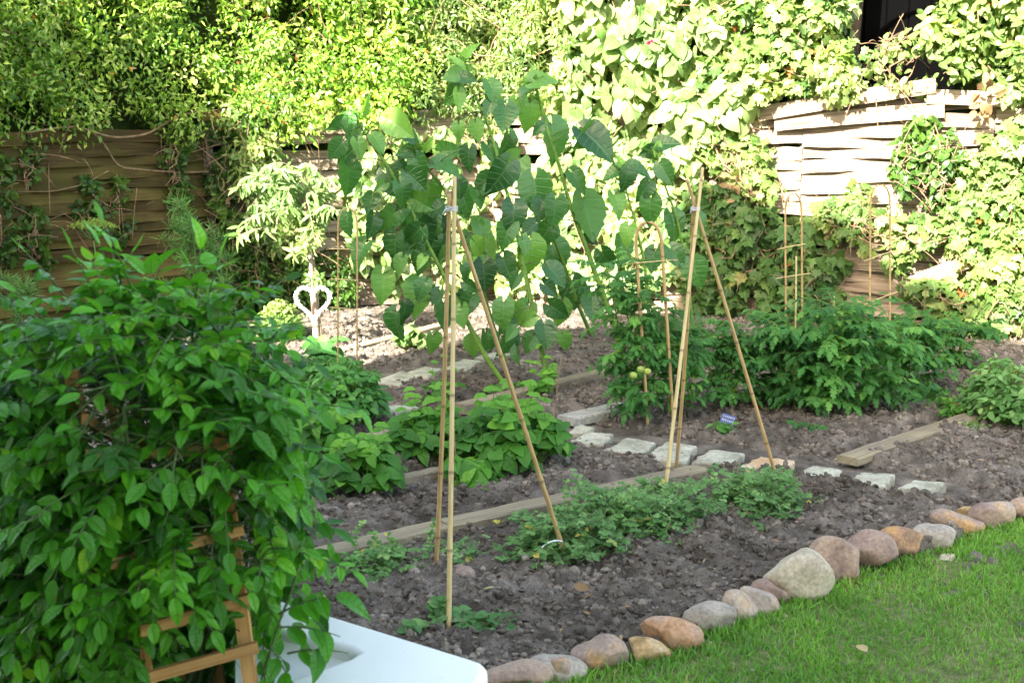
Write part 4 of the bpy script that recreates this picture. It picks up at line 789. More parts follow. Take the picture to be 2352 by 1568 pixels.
LV = [  # x, y, size px, tip dx, dy, plant, young?
 (770,288,55,-.7,.7,'A'),(800,288,58,.1,1,'A'),(818,303,48,-.2,1,'A'),(772,346,64,-.6,.8,'A'),(826,342,58,.3,.9,'A'),(842,240,60,.5,-1,'A'),(822,248,46,-.2,-1,'A'),(800,262,40,-1,-.3,'A'),(920,292,95,.8,.6,'A'),(945,318,72,.9,.5,'A'),(802,414,100,.1,1,'A'),
 (903,426,98,.5,.8,'B'),(987,453,90,0,1,'B'),(1024,381,92,1,.15,'B'),(1032,345,64,1,-.2,'B'),(930,350,62,-1,.1,'B'),(945,372,58,-.8,.6,'B'),(948,496,76,-.1,1,'B'),(960,325,46,-.1,-1,'B'),(985,330,44,.6,-1,'B'),(938,420,70,-.3,1,'B'),
 (892,506,78,-.7,.8,'A'),(856,521,70,-.1,1,'A'),(797,516,74,-.1,1,'A'),(819,588,95,-.6,.8,'A'),(957,540,112,-.2,1,'B'),(1013,558,84,.2,1,'B'),(1070,462,78,.5,1,'B'),(1075,366,70,-.1,1,'B'),
 (1053,303,50,0,1,'C'),(1097,303,58,.2,.9,'C'),(1148,410,110,-.5,.85,'C'),(1134,212,70,.4,.9,'C'),(1122,249,56,-.4,.9,'C'),(1158,272,84,-.1,1,'C'),(1040,222,64,-.6,.8,'C'),(1052,232,60,0,1,'C'),(1037,175,56,-1,.3,'C'),(1075,180,50,.9,.1,'C'),(1050,140,60,-.5,-1,'C'),(1078,118,66,.7,-1,'C'),(1062,160,44,-1,-.3,'C'),(1090,300,44,-.8,.6,'C'),
 (1183,252,60,-.1,1,'D'),(1216,268,88,0,1,'D'),(1250,182,84,1,-.25,'D'),(1214,200,54,-.6,.6,'D'),(1225,165,40,-.1,-1,'D'),(1276,326,118,.25,1,'D'),(1375,332,128,.8,.7,'D'),(1345,318,92,-.7,.7,'D'),(1165,338,82,-.1,1,'E'),(1172,392,98,-.6,.8,'E'),
 (1232,452,116,.1,1,'D'),(1350,506,134,.2,1,'D'),(1274,490,86,-.1,1,'D'),(1182,500,96,.1,1,'C'),(1200,412,84,.3,1,'E'),(1421,470,74,.4,.9,'F'),(1494,487,88,0,1,'G'),(1551,520,84,.3,1,'G'),(1466,385,72,1,.1,'F'),(1408,395,66,-1,.3,'F'),(1440,415,66,0,1,'F'),(1425,370,46,-.3,-1,'F'),(1536,330,74,1,-.1,'G'),(1490,350,60,-1,.3,'G'),(1512,335,50,.1,-1,'G'),(1530,400,70,.5,1,'G'),(1480,440,64,-.5,1,'G'),
 (905,570,90,-.2,1,'A'),(962,556,120,.1,1,'B'),(959,684,104,-.1,1,'A'),(1015,580,76,-.2,1,'B'),(966,606,74,-.3,.8,'A'),(1110,572,116,.6,.8,'B'),(1113,634,82,.1,1,'B'),(1219,594,108,.05,1,'C'),(1278,600,108,.3,1,'E'),(1430,580,84,.1,1,'F'),(878,662,96,0,1,'A'),(906,750,92,-.2,1,'A'),(932,722,66,.1,1,'A'),
 (1197,722,80,-.6,.7,'C'),(1155,725,84,-.1,1,'C'),(1060,728,64,0,1,'A'),(1316,676,92,.1,1,'E'),(1288,724,76,-.1,1,'E'),(1361,708,86,0,1,'D'),(996,792,64,.1,1,'A'),(1085,798,60,-.1,1,'A'),(1120,786,60,.2,1,'B'),(1186,818,54,0,1,'C'),(1022,726,90,.1,1,'B'),(1250,545,80,-.4,.9,'D'),(1160,540,80,-.5,.9,'C'),(1395,600,70,.5,.8,'D'),(1330,420,76,.6,.8,'D'),(1100,455,66,.4,.9,'C'),
 (1555,590,70,.6,.8,'G'),(1600,630,84,.3,1,'G'),(1610,515,60,.4,.9,'G'),(1500,600,70,-.2,1,'F'),(1440,540,64,-.3,1,'F'),(1130,350,60,.5,.8,'C'),(870,330,60,.6,.7,'A'),(850,470,60,-.3,1,'A')]
_r = np.random.default_rng(123)
for _i in range(62):
    _k = 'AAABBBCCCDE'[_r.integers(11)]; _p = SF[_k][1]; _j = _r.integers(2, len(_p) - 1); _x, _y = _p[_j]
    _s = _r.choice([-1, 1]); LV.append((_x + _s * _r.uniform(15, 75), _y + _r.uniform(-20, 60), _r.uniform(40, 78), _s * _r.uniform(.1, .9), _r.uniform(.4, 1), _k))
for key, (Y, pts, lab, _) in SF.items():
    rng = np.random.default_rng(ord(key)); base = G(*pts[0]); Yb = base[1] if abs(base[1] - Y) < 1.5 else Y
    P = smooth_path([PY(x, y, Yb + (Y - Yb) * i / len(pts) + .03 * i * (1 if key in 'AC' else -.3)) for i, (x, y) in enumerate(pts)], 40)
    P = np.concatenate([[[P[0][0] + (P[0][0] - P[2][0]) * .1, P[0][1], min(-.03, P[0][2] - .05)]], P]); n = len(P)
    gs = Geo(); gs.tube(P, np.linspace(.019, .007, n) * (1.15 if key == 'D' else 1) * (.75 if key in 'FG' else 1), 8)
    gl = Geo(); pets = []
    for (x, y, sz, dx, dy, k) in LV:
        if k != key: continue
        ref = PY(x, y, Y); j = int(np.argmin(np.linalg.norm((P - ref) * np.array([1, .15, 1]), axis=1) + np.maximum(0, P[:, 2] - ref[2] - .02) * .4)); Yl = P[j][1] + rng.uniform(-.16, .10)
        C = PY(x, y, Yl); S = sz / px_m(C) * .77; t = nrm(np.array([dx, -.25 + rng.normal(0, .2), -dy])); bp = C - t * S * .45
        yn = dy < -.3; s2 = P[min(j + (0 if yn else 2), n - 1)]
        gp = Geo(); gp.tube(curve(s2, bp, (0, 0, .035), 8), np.linspace(.0045, .0028, 8), 5); pets.append(gp)
        nz = np.array([rng.normal(0, .6), -1.0, .5 + rng.normal(0, .4)])
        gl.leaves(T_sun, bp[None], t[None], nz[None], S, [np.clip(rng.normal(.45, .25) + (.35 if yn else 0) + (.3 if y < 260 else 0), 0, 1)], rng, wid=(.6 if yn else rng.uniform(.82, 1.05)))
    tipP = P[-1]                                       # young leaves round the growing tip
    for q in range(7):
        a = q * 2.4; t = np.array([cos(a) * .6, sin(a) * .6, 1.0]); gl.leaves(T_sun, (tipP + [0, 0, -.03])[None], t[None], np.array([[-cos(a), -sin(a), .5]]), rng.uniform(.08, .13), [rng.uniform(.7, 1)], rng, wid=.5)
    foliage_thing('sunflower_plant', lab, 'sunflower', [('foliage', gl, M['sunflower']), ('stem', gs, M['stem'])] + [('petiole', p_, M['darkstem']) for p_ in pets], 'sunflower plants growing behind the left tripod')

# ================================================================== VEGETABLE PLANTS
def tomato(px, py, hpx, wpx, seed, label, n=58, lean=0, fruits=(), name='tomato_plant', llen=.22):
    rng = np.random.default_rng(seed); B = G(px, py); k = px_m(B); H = hpx / k; Wd = wpx / k / 2 * 1.15; gl = Geo(); gs = Geo(); stems = []
    for i in range(6):
        a = rng.random() * 2 * pi; e = B + np.array([cos(a) * Wd * rng.uniform(.1, .7) + lean / k, sin(a) * Wd * .6 * rng.random(), H * rng.uniform(.7, 1.0)]); c = curve(B + [rng.normal(0, .02), rng.normal(0, .02), 0], e, (rng.normal(0, .04), 0, .06), 14); stems.append(c); gs.tube(c, np.linspace(.008, .003, 14), 6)
    for i in range(int(n * 1.9)):
        c = stems[rng.integers(6)]; j = rng.integers(2, 14); a = rng.random() * 2 * pi; o = c[j]; el = rng.uniform(-.1, .7)
        d = np.array([cos(a), sin(a) * .8 - .3, el]); L = llen * rng.uniform(.7, 1.25) * (Wd / .35 if Wd < .3 else 1)
        compound(gl, gs, T_toothed, o, d, L, 5, L * .29, rng, .55, np.clip(rng.normal(.45, .22), 0, 1), .3, (0, -.6, 1))
    parts = [('foliage', gl, M['tomato']), ('stem', gs, M['stem'])]
    for (fx, fy) in fruits:
        g = Geo(); v, f = ICO4; c = PY(fx, fy, B[1] - Wd * .9 - .03); r = .022; g.add(v * r * np.array([1, 1, .88]) + c, f, np.full((len(v), 3), .5)); parts.append(('tomato', g, M['greentomato']))
    return foliage_thing(name, label, 'tomato plant', parts, 'tomato plants')
tomato(1470, 975, 370, 200, 1, 'tall tomato plant inside the large cane hoop, with three green fruits', 95, -5, [(1455, 862), (1472, 848), (1487, 853)], llen=.2)
tomato(1540, 960, 250, 170, 12, 'tomato plant behind the shafts of the right tripod', 60, 0)
tomato(1680, 940, 200, 190, 2, 'bushy tomato plant just right of the right tripod shafts', 62)
tomato(1790, 935, 215, 200, 3, 'bushy tomato plant crossed by the lean of the outer tripod cane', 62)
tomato(1880, 955, 250, 210, 4, 'tomato plant with the highest tuft, beneath the narrow cane hoop', 72)
tomato(1985, 945, 225, 210, 5, 'tomato plant with large drooping leaves at the front right of the bed', 70)
tomato(2090, 900, 190, 200, 6, 'looser tomato plant beneath the tall pale hoop', 50)
tomato(2200, 850, 130, 170, 7, 'thin outstretched tomato plant nearest the right fence', 26)
def bean(px, py, rx, ry, hz, n, size, seed, label, cat='bean plant', T=None, mat='bean', name='bean_plant', tri=True, group='bean plants', strands=5):
    rng = np.random.default_rng(seed); B = G(px, py); k = px_m(B); Rx = rx / k; Ry = ry; H = hz / k; gl = Geo(); gs = Geo(); T = T or T_heart
    for i in range(n):
        a = rng.random() * 2 * pi; r = sqrt(rng.random()); x, y = cos(a) * r * Rx, sin(a) * r * Ry; zt = H * sqrt(max(0, 1 - r * r * .85)) * rng.uniform(.35, 1.05) + .02
        p = B + np.array([x, y + Ry * .5, zt]); root = B + np.array([x * .55, y * .5 + Ry * .5, 0]); gs.tube(curve(root, p, (0, 0, .03), 7), .0022, 4)
        az = rng.random() * 2 * pi; dirs = [0, 2.1, -2.1] if tri else [0, pi]
        tn = np.clip(rng.normal(.4, .2) + .25 * (zt / max(H, .01) > .8), 0, 1)
        for q in dirs:
            d = np.array([cos(az + q), sin(az + q) - .2, -.3 + rng.normal(0, .35)]); S = size * rng.uniform(.55, 1.25); nn = np.array([rng.normal(0, .55) + x / Rx * .5, -.5 + y / Ry * .3, 1.0])
            gl.leaves(T, (p + d * .012)[None], d[None], nn[None], S, [np.clip(tn + rng.normal(0, .06), 0, 1)], rng, wid=rng.uniform(.8, 1))
    for i in range(strands):                           # reaching tendrils
        a = B + np.array([rng.uniform(-.6, .6) * Rx, rng.uniform(0, 1) * Ry, H * .7]); e = a + np.array([rng.normal(0, .08), rng.normal(0, .05), rng.uniform(.08, .22)]); c = curve(a, e, (rng.normal(0, .04), 0, 0), 9); gs.tube(c, .0016, 4)
        for j in (4, 8):
            for s in (-1, 1): gl.leaves(T, c[j][None], np.array([[s, -.3, -.1 + rng.normal(0, .3)]]), np.array([[0, -.6, 1.0]]), size * .5, [.9], rng)
    return foliage_thing(name, label, cat, [('foliage', gl, M[mat]), ('stem', gs, M['stem'])], group)
bean(1665, 1004, 30, .05, 34, 9, .075, 108, 'small tomato seedling in front of the blue label', 'tomato plant', T_toothed, 'tomato', 'tomato_plant', True, 'tomato plants', 0)
bean(1858, 998, 30, .05, 40, 10, .07, 109, 'small tomato seedling at the front edge of the bushy tomatoes', 'tomato plant', T_toothed, 'tomato', 'tomato_plant', True, 'tomato plants', 0)
bean(2125, 930, 56, .10, 46, 22, .075, 110, 'low sparse tomato sprig right of the front tomatoes', 'tomato plant', T_toothed, 'tomato', 'tomato_plant', True, 'tomato plants', 0)
bean(1170, 1088, 135, .22, 150, 130, .08, 21, 'big bean clump around the legs of the left tripod, right half', strands=16)
bean(985, 1058, 90, .2, 110, 75, .075, 22, 'bean clump left of the left tripod shafts', strands=10)
bean(1080, 1112, 55, .08, 50, 22, .095, 23, 'low broad leaved bean plant at the front of the big clump', strands=0)
bean(820, 1140, 90, .18, 120, 70, .075, 24, 'bean plants between the wisteria and the short dark timber edge')
bean(755, 1085, 60, .18, 130, 50, .075, 25, 'bean plants against the right edge of the wisteria', strands=3)
bean(1255, 915, 34, .05, 60, 9, .065, 26, 'bean shoot climbing at the thin twig stake', strands=4)
bean(1015, 925, 40, .06, 60, 8, .06, 27, 'small bean shoot between the back path stones and the tripod shafts', strands=2)
bean(790, 985, 88, .25, 145, 330, .055, 31, 'bright green basil bush left of the back path', 'herb', T_oval, 'basil', 'basil_bush', True, 'herbs', 0)
bean(735, 915, 60, .2, 90, 130, .055, 32, 'dark green herb bush behind the basil, beside the wisteria', 'herb', T_oval, 'basil', 'herb_bush', True, 'herbs', 0)
bean(640, 790, 52, .25, 90, 300, .045, 33, 'sunlit little shrub left of the white heart', 'shrub', T_oval, 'hedge2', 'small_shrub', True, 'herbs', 0)
bean(2320, 985, 72, .3, 140, 320, .055, 34, 'grey green leafy bush at the right frame edge beside the wide timber', 'shrub', T_oval, 'pea', 'small_shrub', True, 'herbs', 0)
bean(2215, 965, 70, .25, 34, 60, .04, 35, 'low weeds between the tomatoes and the bush at the right edge', 'weeds', T_oval, 'bean', 'weed_patch', True, 'herbs', 0)
bean(2235, 998, 34, .08, 22, 30, .03, 36, 'small grey tuft on the right end of the wide timber', 'weeds', T_lance, 'pea', 'weed_patch', True, 'herbs', 0)
bean(948, 812, 36, .06, 66, 26, .09, 37, 'sunlit floppy leaved seedling on the far bed beside the timber', 'seedling', T_heart, 'heart', 'squash_seedling', True, 'squash seedlings', 0)
bean(746, 846, 40, .12, 70, 12, .11, 38, 'broad leaved squash plant at the foot of the thin pale hoop', 'squash', T_sun, 'tomato', 'squash_plant', True, 'squash seedlings', 0)
bean(1165, 905, 60, .05, 30, 6, .05, 39, 'tiny bean seedling by the back path timber', strands=0)
def pea(px, py, rx, ry, hz, n, seed, label, size=.019, up=0, upx=()):
    rng = np.random.default_rng(seed); B = G(px, py); k = px_m(B); Rx = rx / k; H = hz / k; gl = Geo(); gs = Geo()
    for i in range(int(n * 1.9)):
        a = rng.random() * 2 * pi; r = sqrt(rng.random()) * .9; p = B + np.array([cos(a) * r * Rx, (sin(a) * r + .9) * ry, .015]); h = rng.uniform(0, 2 * pi); pts = [p.copy()]
        zt = H * rng.uniform(.25, 1.35) * sqrt(max(.1, 1 - r * r * .6)); m = 16; 
        for j in range(m):
            h += rng.normal(0, .5); dz = (zt - pts[-1][2]) * .28 if j < 8 else rng.normal(-.004, .006); p = p + np.array([cos(h) * .014, sin(h) * .014, dz]); p[2] = max(p[2], .01); pts.append(p.copy())
        pts = np.array(pts); gs.tube(pts, .0016, 4)
        for j in range(2, m + 1, 2):
            az = rng.random() * 2 * pi; tn = np.clip(rng.normal(.45, .25), 0, 1) if rng.random() > .003 else 1.0; st = pts[j] + np.array([cos(az), sin(az), .35]) * .028; gs.tube(curve(pts[j], st, n=3), .001, 3, cap=False)
            for s in (-1, 1):
                for q in (.35, 1.0):
                    t = np.array([-sin(az) * s + cos(az) * .5, cos(az) * s + sin(az) * .5, .1 + rng.normal(0, .25)]); gl.leaves(T_oval, (pts[j] + (st - pts[j]) * q)[None], t[None], np.array([[rng.normal(0, .4), -.4, 1.0]]), size * rng.uniform(.7, 1.25) * (1.25 if q < .5 else 1), [tn], rng, wid=rng.uniform(1.1, 1.6))
            if j % 2 == 0:
                u = np.linspace(0, 7, 18); gs.tube(np.stack([st[0] + .012 * np.cos(u + az) * (1 - u / 9) + u * .004 * cos(az), st[1] + u * .004 * sin(az), st[2] + .012 * np.sin(u + az) * (1 - u / 9) + u * .002], 1), .0008, 3, cap=False)
    for (ux, uy) in upx:
        Bq = G(ux, py - 18); e = PY(ux, uy, Bq[1]); c = curve(Bq, e, (rng.normal(0, .02), 0, 0), 12, .004, rng); gs.tube(c, .0018, 4)
        for j in range(2, 12):
            for s in (-1, 1): gl.leaves(T_oval, c[j][None], np.array([[s, rng.normal(0, .4), .6]]), np.array([[rng.normal(0, .5), -.6, .8]]), size * rng.uniform(.7, 1.2), [rng.random()], rng, wid=1.4)
    return foliage_thing('pea_plant', label, 'pea plant', [('foliage', gl, M['pea']), ('stem', gs, M['peastem'])], 'pea plants round the tripod feet')
pea(1290, 1296, 88, .14, 85, 45, 1, 'tangled pea plants around the right foot of the left tripod')
pea(1415, 1256, 100, .16, 105, 56, 2, 'widest tangle of pea plants between the two tripods', upx=((1316, 1080), (1300, 1105), (1380, 1130), (1328, 1095), (1425, 1110)))
pea(1535, 1222, 58, .12, 80, 30, 3, 'pea plants around the front foot of the right tripod', upx=((1545, 1110), (1528, 1120)))
pea(1745, 1192, 92, .13, 78, 36, 4, 'pea plants around the outer foot of the right tripod', upx=((1640, 1090), (1690, 1120), (1790, 1130), (1738, 1130)))
pea(865, 1308, 64, .07, 46, 13, 5, 'sparse pea plants below the timber, left of the left tripod', upx=((832, 1200), (855, 1225), (890, 1228)))
pea(1040, 1450, 26, .03, 22, 3, 6, 'little pea plant at the front foot of the left tripod', upx=((1020, 1375), (1000, 1400), (1070, 1430)), size=.034)
pea(1010, 1290, 30, .05, 30, 5, 7, 'tiny pea seedling beside the back foot of the left tripod', upx=((1001, 1195),))
# white plastic label strips and the blue plant label
g = Geo(); rr_ = np.random.default_rng(5); c = PY(1265, 1245, G(1290, 1300)[1] - .05); P = curve(c + [-.035, 0, -.02], c + [.045, 0, .005], (0, 0, .012), 8)
for i in range(7): m_ = (P[i] + P[i + 1]) / 2; d = nrm(P[i + 1] - P[i]); g.box(m_, [d, [0, 1, 0], np.cross(d, [0, 1, 0])], [np.linalg.norm(P[i + 1] - P[i]) / 2, .007, .0008])
top(g, 'plant_label', M['whiteplastic'], 'curved white plastic strip lying in the peas at the foot of the left tripod', 'plant label')
lb = PY(1672, 962, G(1672, 1002)[1]); th = thing('plant_label', 'small tilted blue label with white handwriting in front of the tomatoes', 'plant label', (lb[0], lb[1], 0))
ax = np.array([[cos(-.3), 0, sin(-.3)], [0, 1, 0], [-sin(-.3), 0, cos(-.3)]]); g = Geo(); g.box(lb, ax, [.040, .0015, .026]); g.build('card', M['bluetag'], th, smooth=False)
g = Geo(); g.tube(curve([lb[0] + .02, lb[1] + .01, -.02], lb + ax[0] * .02 + [0, .006, 0], n=4), .003, 5); g.build('stick', M['whiteplastic'], th)
g = Geo()
for row, z_ in enumerate((.010, -.011)):
    x_ = -.033
    while x_ < .030:
        hgt = .0075; pr = lb + ax[0] * x_ + ax[2] * z_ - np.array([0, .0024, 0])
        for s_ in range(2): g.tube(np.array([pr + ax[0] * .003 * s_ - ax[2] * hgt * (1 if s_ else -1) * .9, pr + ax[0] * (.003 * s_ + .003) + ax[2] * hgt * (1 if s_ else -1) * .9]), .0011, 4)
        x_ += .0095 + rr_.random() * .002
g.build('writing', M['whiteplastic'], th)
for i, (x, y, n_, lab) in enumerate([(2062, 936, 5, 'pink fallen petal on the soil right of the tomatoes'), (1745, 930, 4, 'dark red fallen leaf under the bushy tomatoes'), (1425, 915, 4, 'dark red leaf fallen beside the timber near the tall tomato'), (1852, 900, 3, 'red leaf showing low among the front tomatoes')]):
    g = Geo(); c = G(x, y, .03); P = c + rr_.normal(0, .02, (n_, 3)) * [1, 1, .3]; g.leaves(T_oval, P, rr_.normal(size=(n_, 3)) * [1, 1, .2], rr_.normal(size=(n_, 3)) * .4 + [0, 0, 1], .06, rr_.random(n_), rr_); top(g, 'fallen_petal', M['redleaf'], lab, 'petal', 'fallen red petals and leaves')
for i, (x, y, s_, lab) in enumerate([(1452, 925, .07, 'pale dry leaf on the soil between the timber and the grey slab'), (1204, 1210, .05, 'small orange dry leaf on the soil behind the left tripod'), (1470, 1300, .045, 'curled tan leaf on soil below the widest pea tangle'), (1990, 1496, .055, 'yellow and white fallen leaf on the lawn'), (2215, 935, .09, 'dark curled leaf beside the wide pale timber'), (1318, 1345, .06, 'thin dry stalk in front of the left tripod outer foot'), (1640, 1430, .0, '')]):
    if s_ == 0: continue
    g = Geo(); c = G(x, y, .035); g.leaves(T_oval, c[None], rr_.normal(size=(1, 3)) * [1, .5, .1], np.array([[.2, -.8, .8]]), s_, [.3 + .6 * (i == 3)], rr_); top(g, 'dry_leaf', M['deadleaf'], lab, 'leaf', 'single dry leaves lying about')

# ================================================================== FENNEL / DILL, PEACH TREE, HEART
def umbel(px, py, pyb, Y, wpx, label, seed, frond=0):
    rng = np.random.default_rng(seed); T = PY(px, py, Y); Bq = np.array([T[0] + .03, Y, 0.0]); k = px_m(T); W = wpx / k / 2; gs = Geo(); gl = Geo(); gs.tube(curve(Bq, T, (.02, 0, 0), 14), np.linspace(.006, .003, 14), 6)
    if frond == 0:
        for i in range(34):
            a = rng.random() * 6.28; r = W * sqrt(rng.random()); e = T + np.array([cos(a) * r, sin(a) * r, .09 - r * .3]); gs.tube(curve(T, e, (0, 0, -.01), 5), .0012, 3)
            P = e + rng.normal(0, .011, (22, 3)) * [1, 1, .5]; gl.leaves(T_small, P, rng.normal(size=(22, 3)) + [0, 0, 1], rng.normal(size=(22, 3)), .014, rng.random(22), rng)
    for q in range(frond):
        f = rng.uniform(.45, 1.0); o = Bq + (T - Bq) * f; a = rng.random() * 6.28; L = W * rng.uniform(.7, 1.3); c = curve(o, o + np.array([cos(a) * L, sin(a) * L, L * .9]), (0, 0, .02), 9); gs.tube(c, .0014, 3)
        for j in range(2, 9):
            for s in range(9):
                d = rng.normal(size=3) + [0, 0, .5]; gs.tube(curve(c[j], c[j] + nrm(d) * rng.uniform(.02, .05), n=3), .0007, 3, cap=False)
                gl.leaves(T_blade, (c[j] + nrm(d) * .02)[None], d[None], rng.normal(size=(1, 3)), .05, [rng.random()], rng)
    return foliage_thing('fennel_plant', label, 'fennel', [('foliage', gl, M['flower' if frond == 0 else 'fennel']), ('stem', gs, M['fennel'])], 'fennel and dill plants behind the wisteria')
umbel(215, 552, 0, 5.4, 92, 'tall dill plant with a yellow green flower head against the mossy fence', 1)
umbel(440, 520, 0, 5.6, 120, 'feathery fennel plant behind the wisteria, left of the fence corner', 2, 30)
umbel(500, 560, 0, 5.8, 60, 'thin fennel stalk right of the feathery fennel', 3, 9)
umbel(38, 660, 0, 5.2, 70, 'small fennel sprout at the left frame edge above the wisteria', 4, 12)
umbel(20, 850, 0, 4.4, 130, 'soft feathery fennel beside the wisteria at the left frame edge', 5, 26)
rng = np.random.default_rng(9); Bt = PY(728, 800, 9.5); Bt[2] = 0; gs = Geo(); gl = Geo()
tp = [np.array([Bt[0], 9.5, 0])] + [PY(x, y, 9.5) for x, y in ((722, 700), (713, 610), (706, 530), (700, 450), (690, 400))]; P = smooth_path(tp, 30); gs.tube(P, np.linspace(.030, .012, 30), 8); gl.leaves
for i in range(46):
    o = P[rng.integers(17, 30)]; e = PY(rng.uniform(545, 775), rng.uniform(375, 545), 9.5 + rng.uniform(-.3, .3)); c = curve(o, e, (0, 0, .08), 10); gs.tube(c, np.linspace(.004, .0015, 10), 4)
    for j in range(3, 10):
        m_ = 3; d = np.stack([rng.normal(0, .7, m_), rng.normal(-.2, .5, m_), rng.normal(-.6, .4, m_)], 1); gl.leaves(T_lance, np.tile(c[j], (m_, 1)), d, rng.normal(0, .4, (m_, 3)) + [0, -.8, .6], rng.uniform(.08, .14, m_), rng.random(m_), rng)
for (x, y) in ((672, 580), (700, 560), (735, 640)):
    c = curve(PY(712, y + 5, 9.5), PY(x, y, 9.35), (0, 0, .01), 8); gs.tube(c, .003, 4)
    for j in range(2, 8): gl.leaves(T_lance, np.tile(c[j], (4, 1)), rng.normal(0, .6, (4, 3)) + [-.3, -.2, -.5], rng.normal(0, .4, (4, 3)) + [0, -.8, .6], .10, rng.random(4), rng)
g2 = Geo(); g2.tube(curve(P[0] + [.04, .02, -.02], P[17] + [.02, .02, 0], n=8), .014, 7)
r = foliage_thing('young_tree', 'young sunlit peach tree with narrow leaves and pale trunk before the fence corner', 'tree', [('crown', gl, M['peach']), ('trunk', gs, M['bark']), ('stake', g2, M['timber'])])
hc = PY(719, 692, 9.30); k = px_m(hc); S = 84 / k / 2; S *= 1.12; t = np.linspace(0, 2 * pi, 90); hx = 16 * np.sin(t) ** 3 / 16.5; hz = (13 * np.cos(t) - 5 * np.cos(2 * t) - 2 * np.cos(3 * t) - np.cos(4 * t)) / 16.5
HP = np.stack([hc[0] + hx * S * .86, np.full(90, hc[1]), hc[2] + hz * S * .92 + .0], 1)
th = thing('heart_wreath', 'white heart shaped wreath hanging on the young tree trunk', 'wreath', (hc[0], hc[1], hc[2] - S)); g = Geo(); g.tube(HP, .013, 8, cap=False); g.build('ring', M['wreath'], th)
g = Geo(); n = 700; q = rng.integers(0, 90, n); v = nrm(rng.normal(size=(n, 3))); g.leaves(T_oval, HP[q] + v * .011, v + rng.normal(0, .5, (n, 3)), rng.normal(size=(n, 3)) + v, .013, rng.random(n), rng, wid=1.4); g.build('petal_trim', M['wreath'], th)
g = Geo(); g.tube(curve(HP[0] + [0, .0, 0], PY(712, 600, 9.44), n=5), .002, 4); g.build('hanging_loop', M['twine'], th)

# ================================================================== WISTERIA ON ITS WOODEN OBELISK
th = thing('wooden_obelisk', 'wooden trellis obelisk inside the wisteria at lower left', 'trellis', PY(380, 1560, 2.9) * [1, 1, 0])
def bar(p0, Y0, p1, Y1, w, t_, name, seed=1, mat='trellis'):
    A = PY(*p0, Y0); B = PY(*p1, Y1); d = nrm(B - A); n = nrm(np.cross(d, [0, 0, 1]) if abs(d[2]) < .8 else np.cross(d, [1, 0, 0])); u = np.cross(n, d); L = np.linalg.norm(B - A); g = Geo()
    if abs(d[2]) >= .8: fr = nrm(np.array([0, -1, 0]) - np.dot([0, -1, 0], d) * d); n = fr; u = np.cross(n, d)
    g.box((A + B) / 2, [d, u, n], [L / 2, w / 2, t_ / 2], (seed * .37) % 1); g.build(name, M[mat], th, smooth=False)
bar((165, 850), 2.50, (262, 1700), 2.44, .030, .018, 'post', 1)
bar((500, 960), 2.50, (592, 1700), 2.40, .030, .018, 'post', 2)
bar((300, 860), 3.05, (440, 1700), 2.95, .026, .018, 'post', 3)
bar((415, 900), 3.10, (522, 1700), 2.95, .028, .018, 'post', 4)
bar((255, 900), 2.66, (360, 1700), 2.52, .020, .014, 'post', 5)
bar((195, 962), 2.415, (330, 1046), 2.9, .022, .014, 'rail', 6); bar((330, 1050), 3.03, (545, 1030), 2.68, .024, .014, 'rail', 7)
bar((196, 1046), 2.38, (535, 1030), 2.50, .022, .014, 'rail', 8)
bar((230, 1300), 2.36, (560, 1215), 2.44, .022, .014, 'rail', 9)
bar((325, 1446), 2.36, (582, 1372), 2.40, .024, .014, 'rail', 10); bar((342, 1554), 2.35, (592, 1484), 2.39, .024, .014, 'rail', 11)
bar((580, 1380), 2.42, (500, 1330), 2.95, .024, .014, 'rail', 12); bar((330, 1448), 2.38, (440, 1420), 2.94, .024, .014, 'rail', 13)
rng = np.random.default_rng(77); gl = Geo(); gs = Geo(); root = PY(380, 1600, 2.85); root[2] = 0
CX, CY, RXp = 350, 2.82, 400
WP = [(-60, 820), (60, 760), (170, 730), (250, 690), (330, 700), (420, 710), (500, 740), (590, 790), (610, 860), (630, 920), (640, 1000), (630, 1150), (620, 1250), (610, 1330), (590, 1340), (570, 1300), (520, 1300), (340, 1360), (310, 1600), (-60, 1640)]
q = samp(WP, 760, rng)
GAPS = [[(330, 1400), (470, 1360), (560, 1330), (600, 1340), (600, 1600), (330, 1600)], [(150, 850), (235, 850), (280, 1030), (190, 1040)], [(275, 890), (345, 890), (360, 1020), (285, 1020)], [(505, 1100), (570, 1100), (610, 1310), (535, 1310)],
        [(428, 1150), (492, 1150), (515, 1310), (440, 1310)], [(320, 1010), (550, 1005), (550, 1080), (320, 1085)], [(185, 930), (285, 920), (285, 985), (190, 990)], [(740, 1380), (1200, 1380), (1200, 1700), (790, 1700)], [(660, 640), (760, 640), (790, 900), (745, 800), (700, 760), (650, 720)]]
def keep_leaf(P):
    q = proj(P); r_ = np.ones(len(P), bool)
    for i, gp_ in enumerate(GAPS): r_ &= ~(inpoly(q, gp_) & (rng.random(len(P)) < ([.30, .92, .9, .92, .92, .85, .85, .96, .96][i])))
    return r_
def leafspray(px, py, Y, d, L, prs, ls, tone=None, droop=.35, kp=True):
    o = PY(px, py, Y); compound(gl, gs, T_leaflet, o, d, L, prs, ls, rng, droop, tone, .22, (rng.normal(0, .5), -.45 + rng.normal(0, .4), 1.0), keep_leaf if kp else None); return o
for (x, y) in samp(WP, 260, rng): leafspray(x, y, CY + rng.uniform(-.1, .3), np.array([rng.normal(), rng.normal(), rng.normal(0, .5)]), .18, 5, .055, rng.uniform(0, .12))  # innermost sprays coloured darkest to give the bush its inner shade
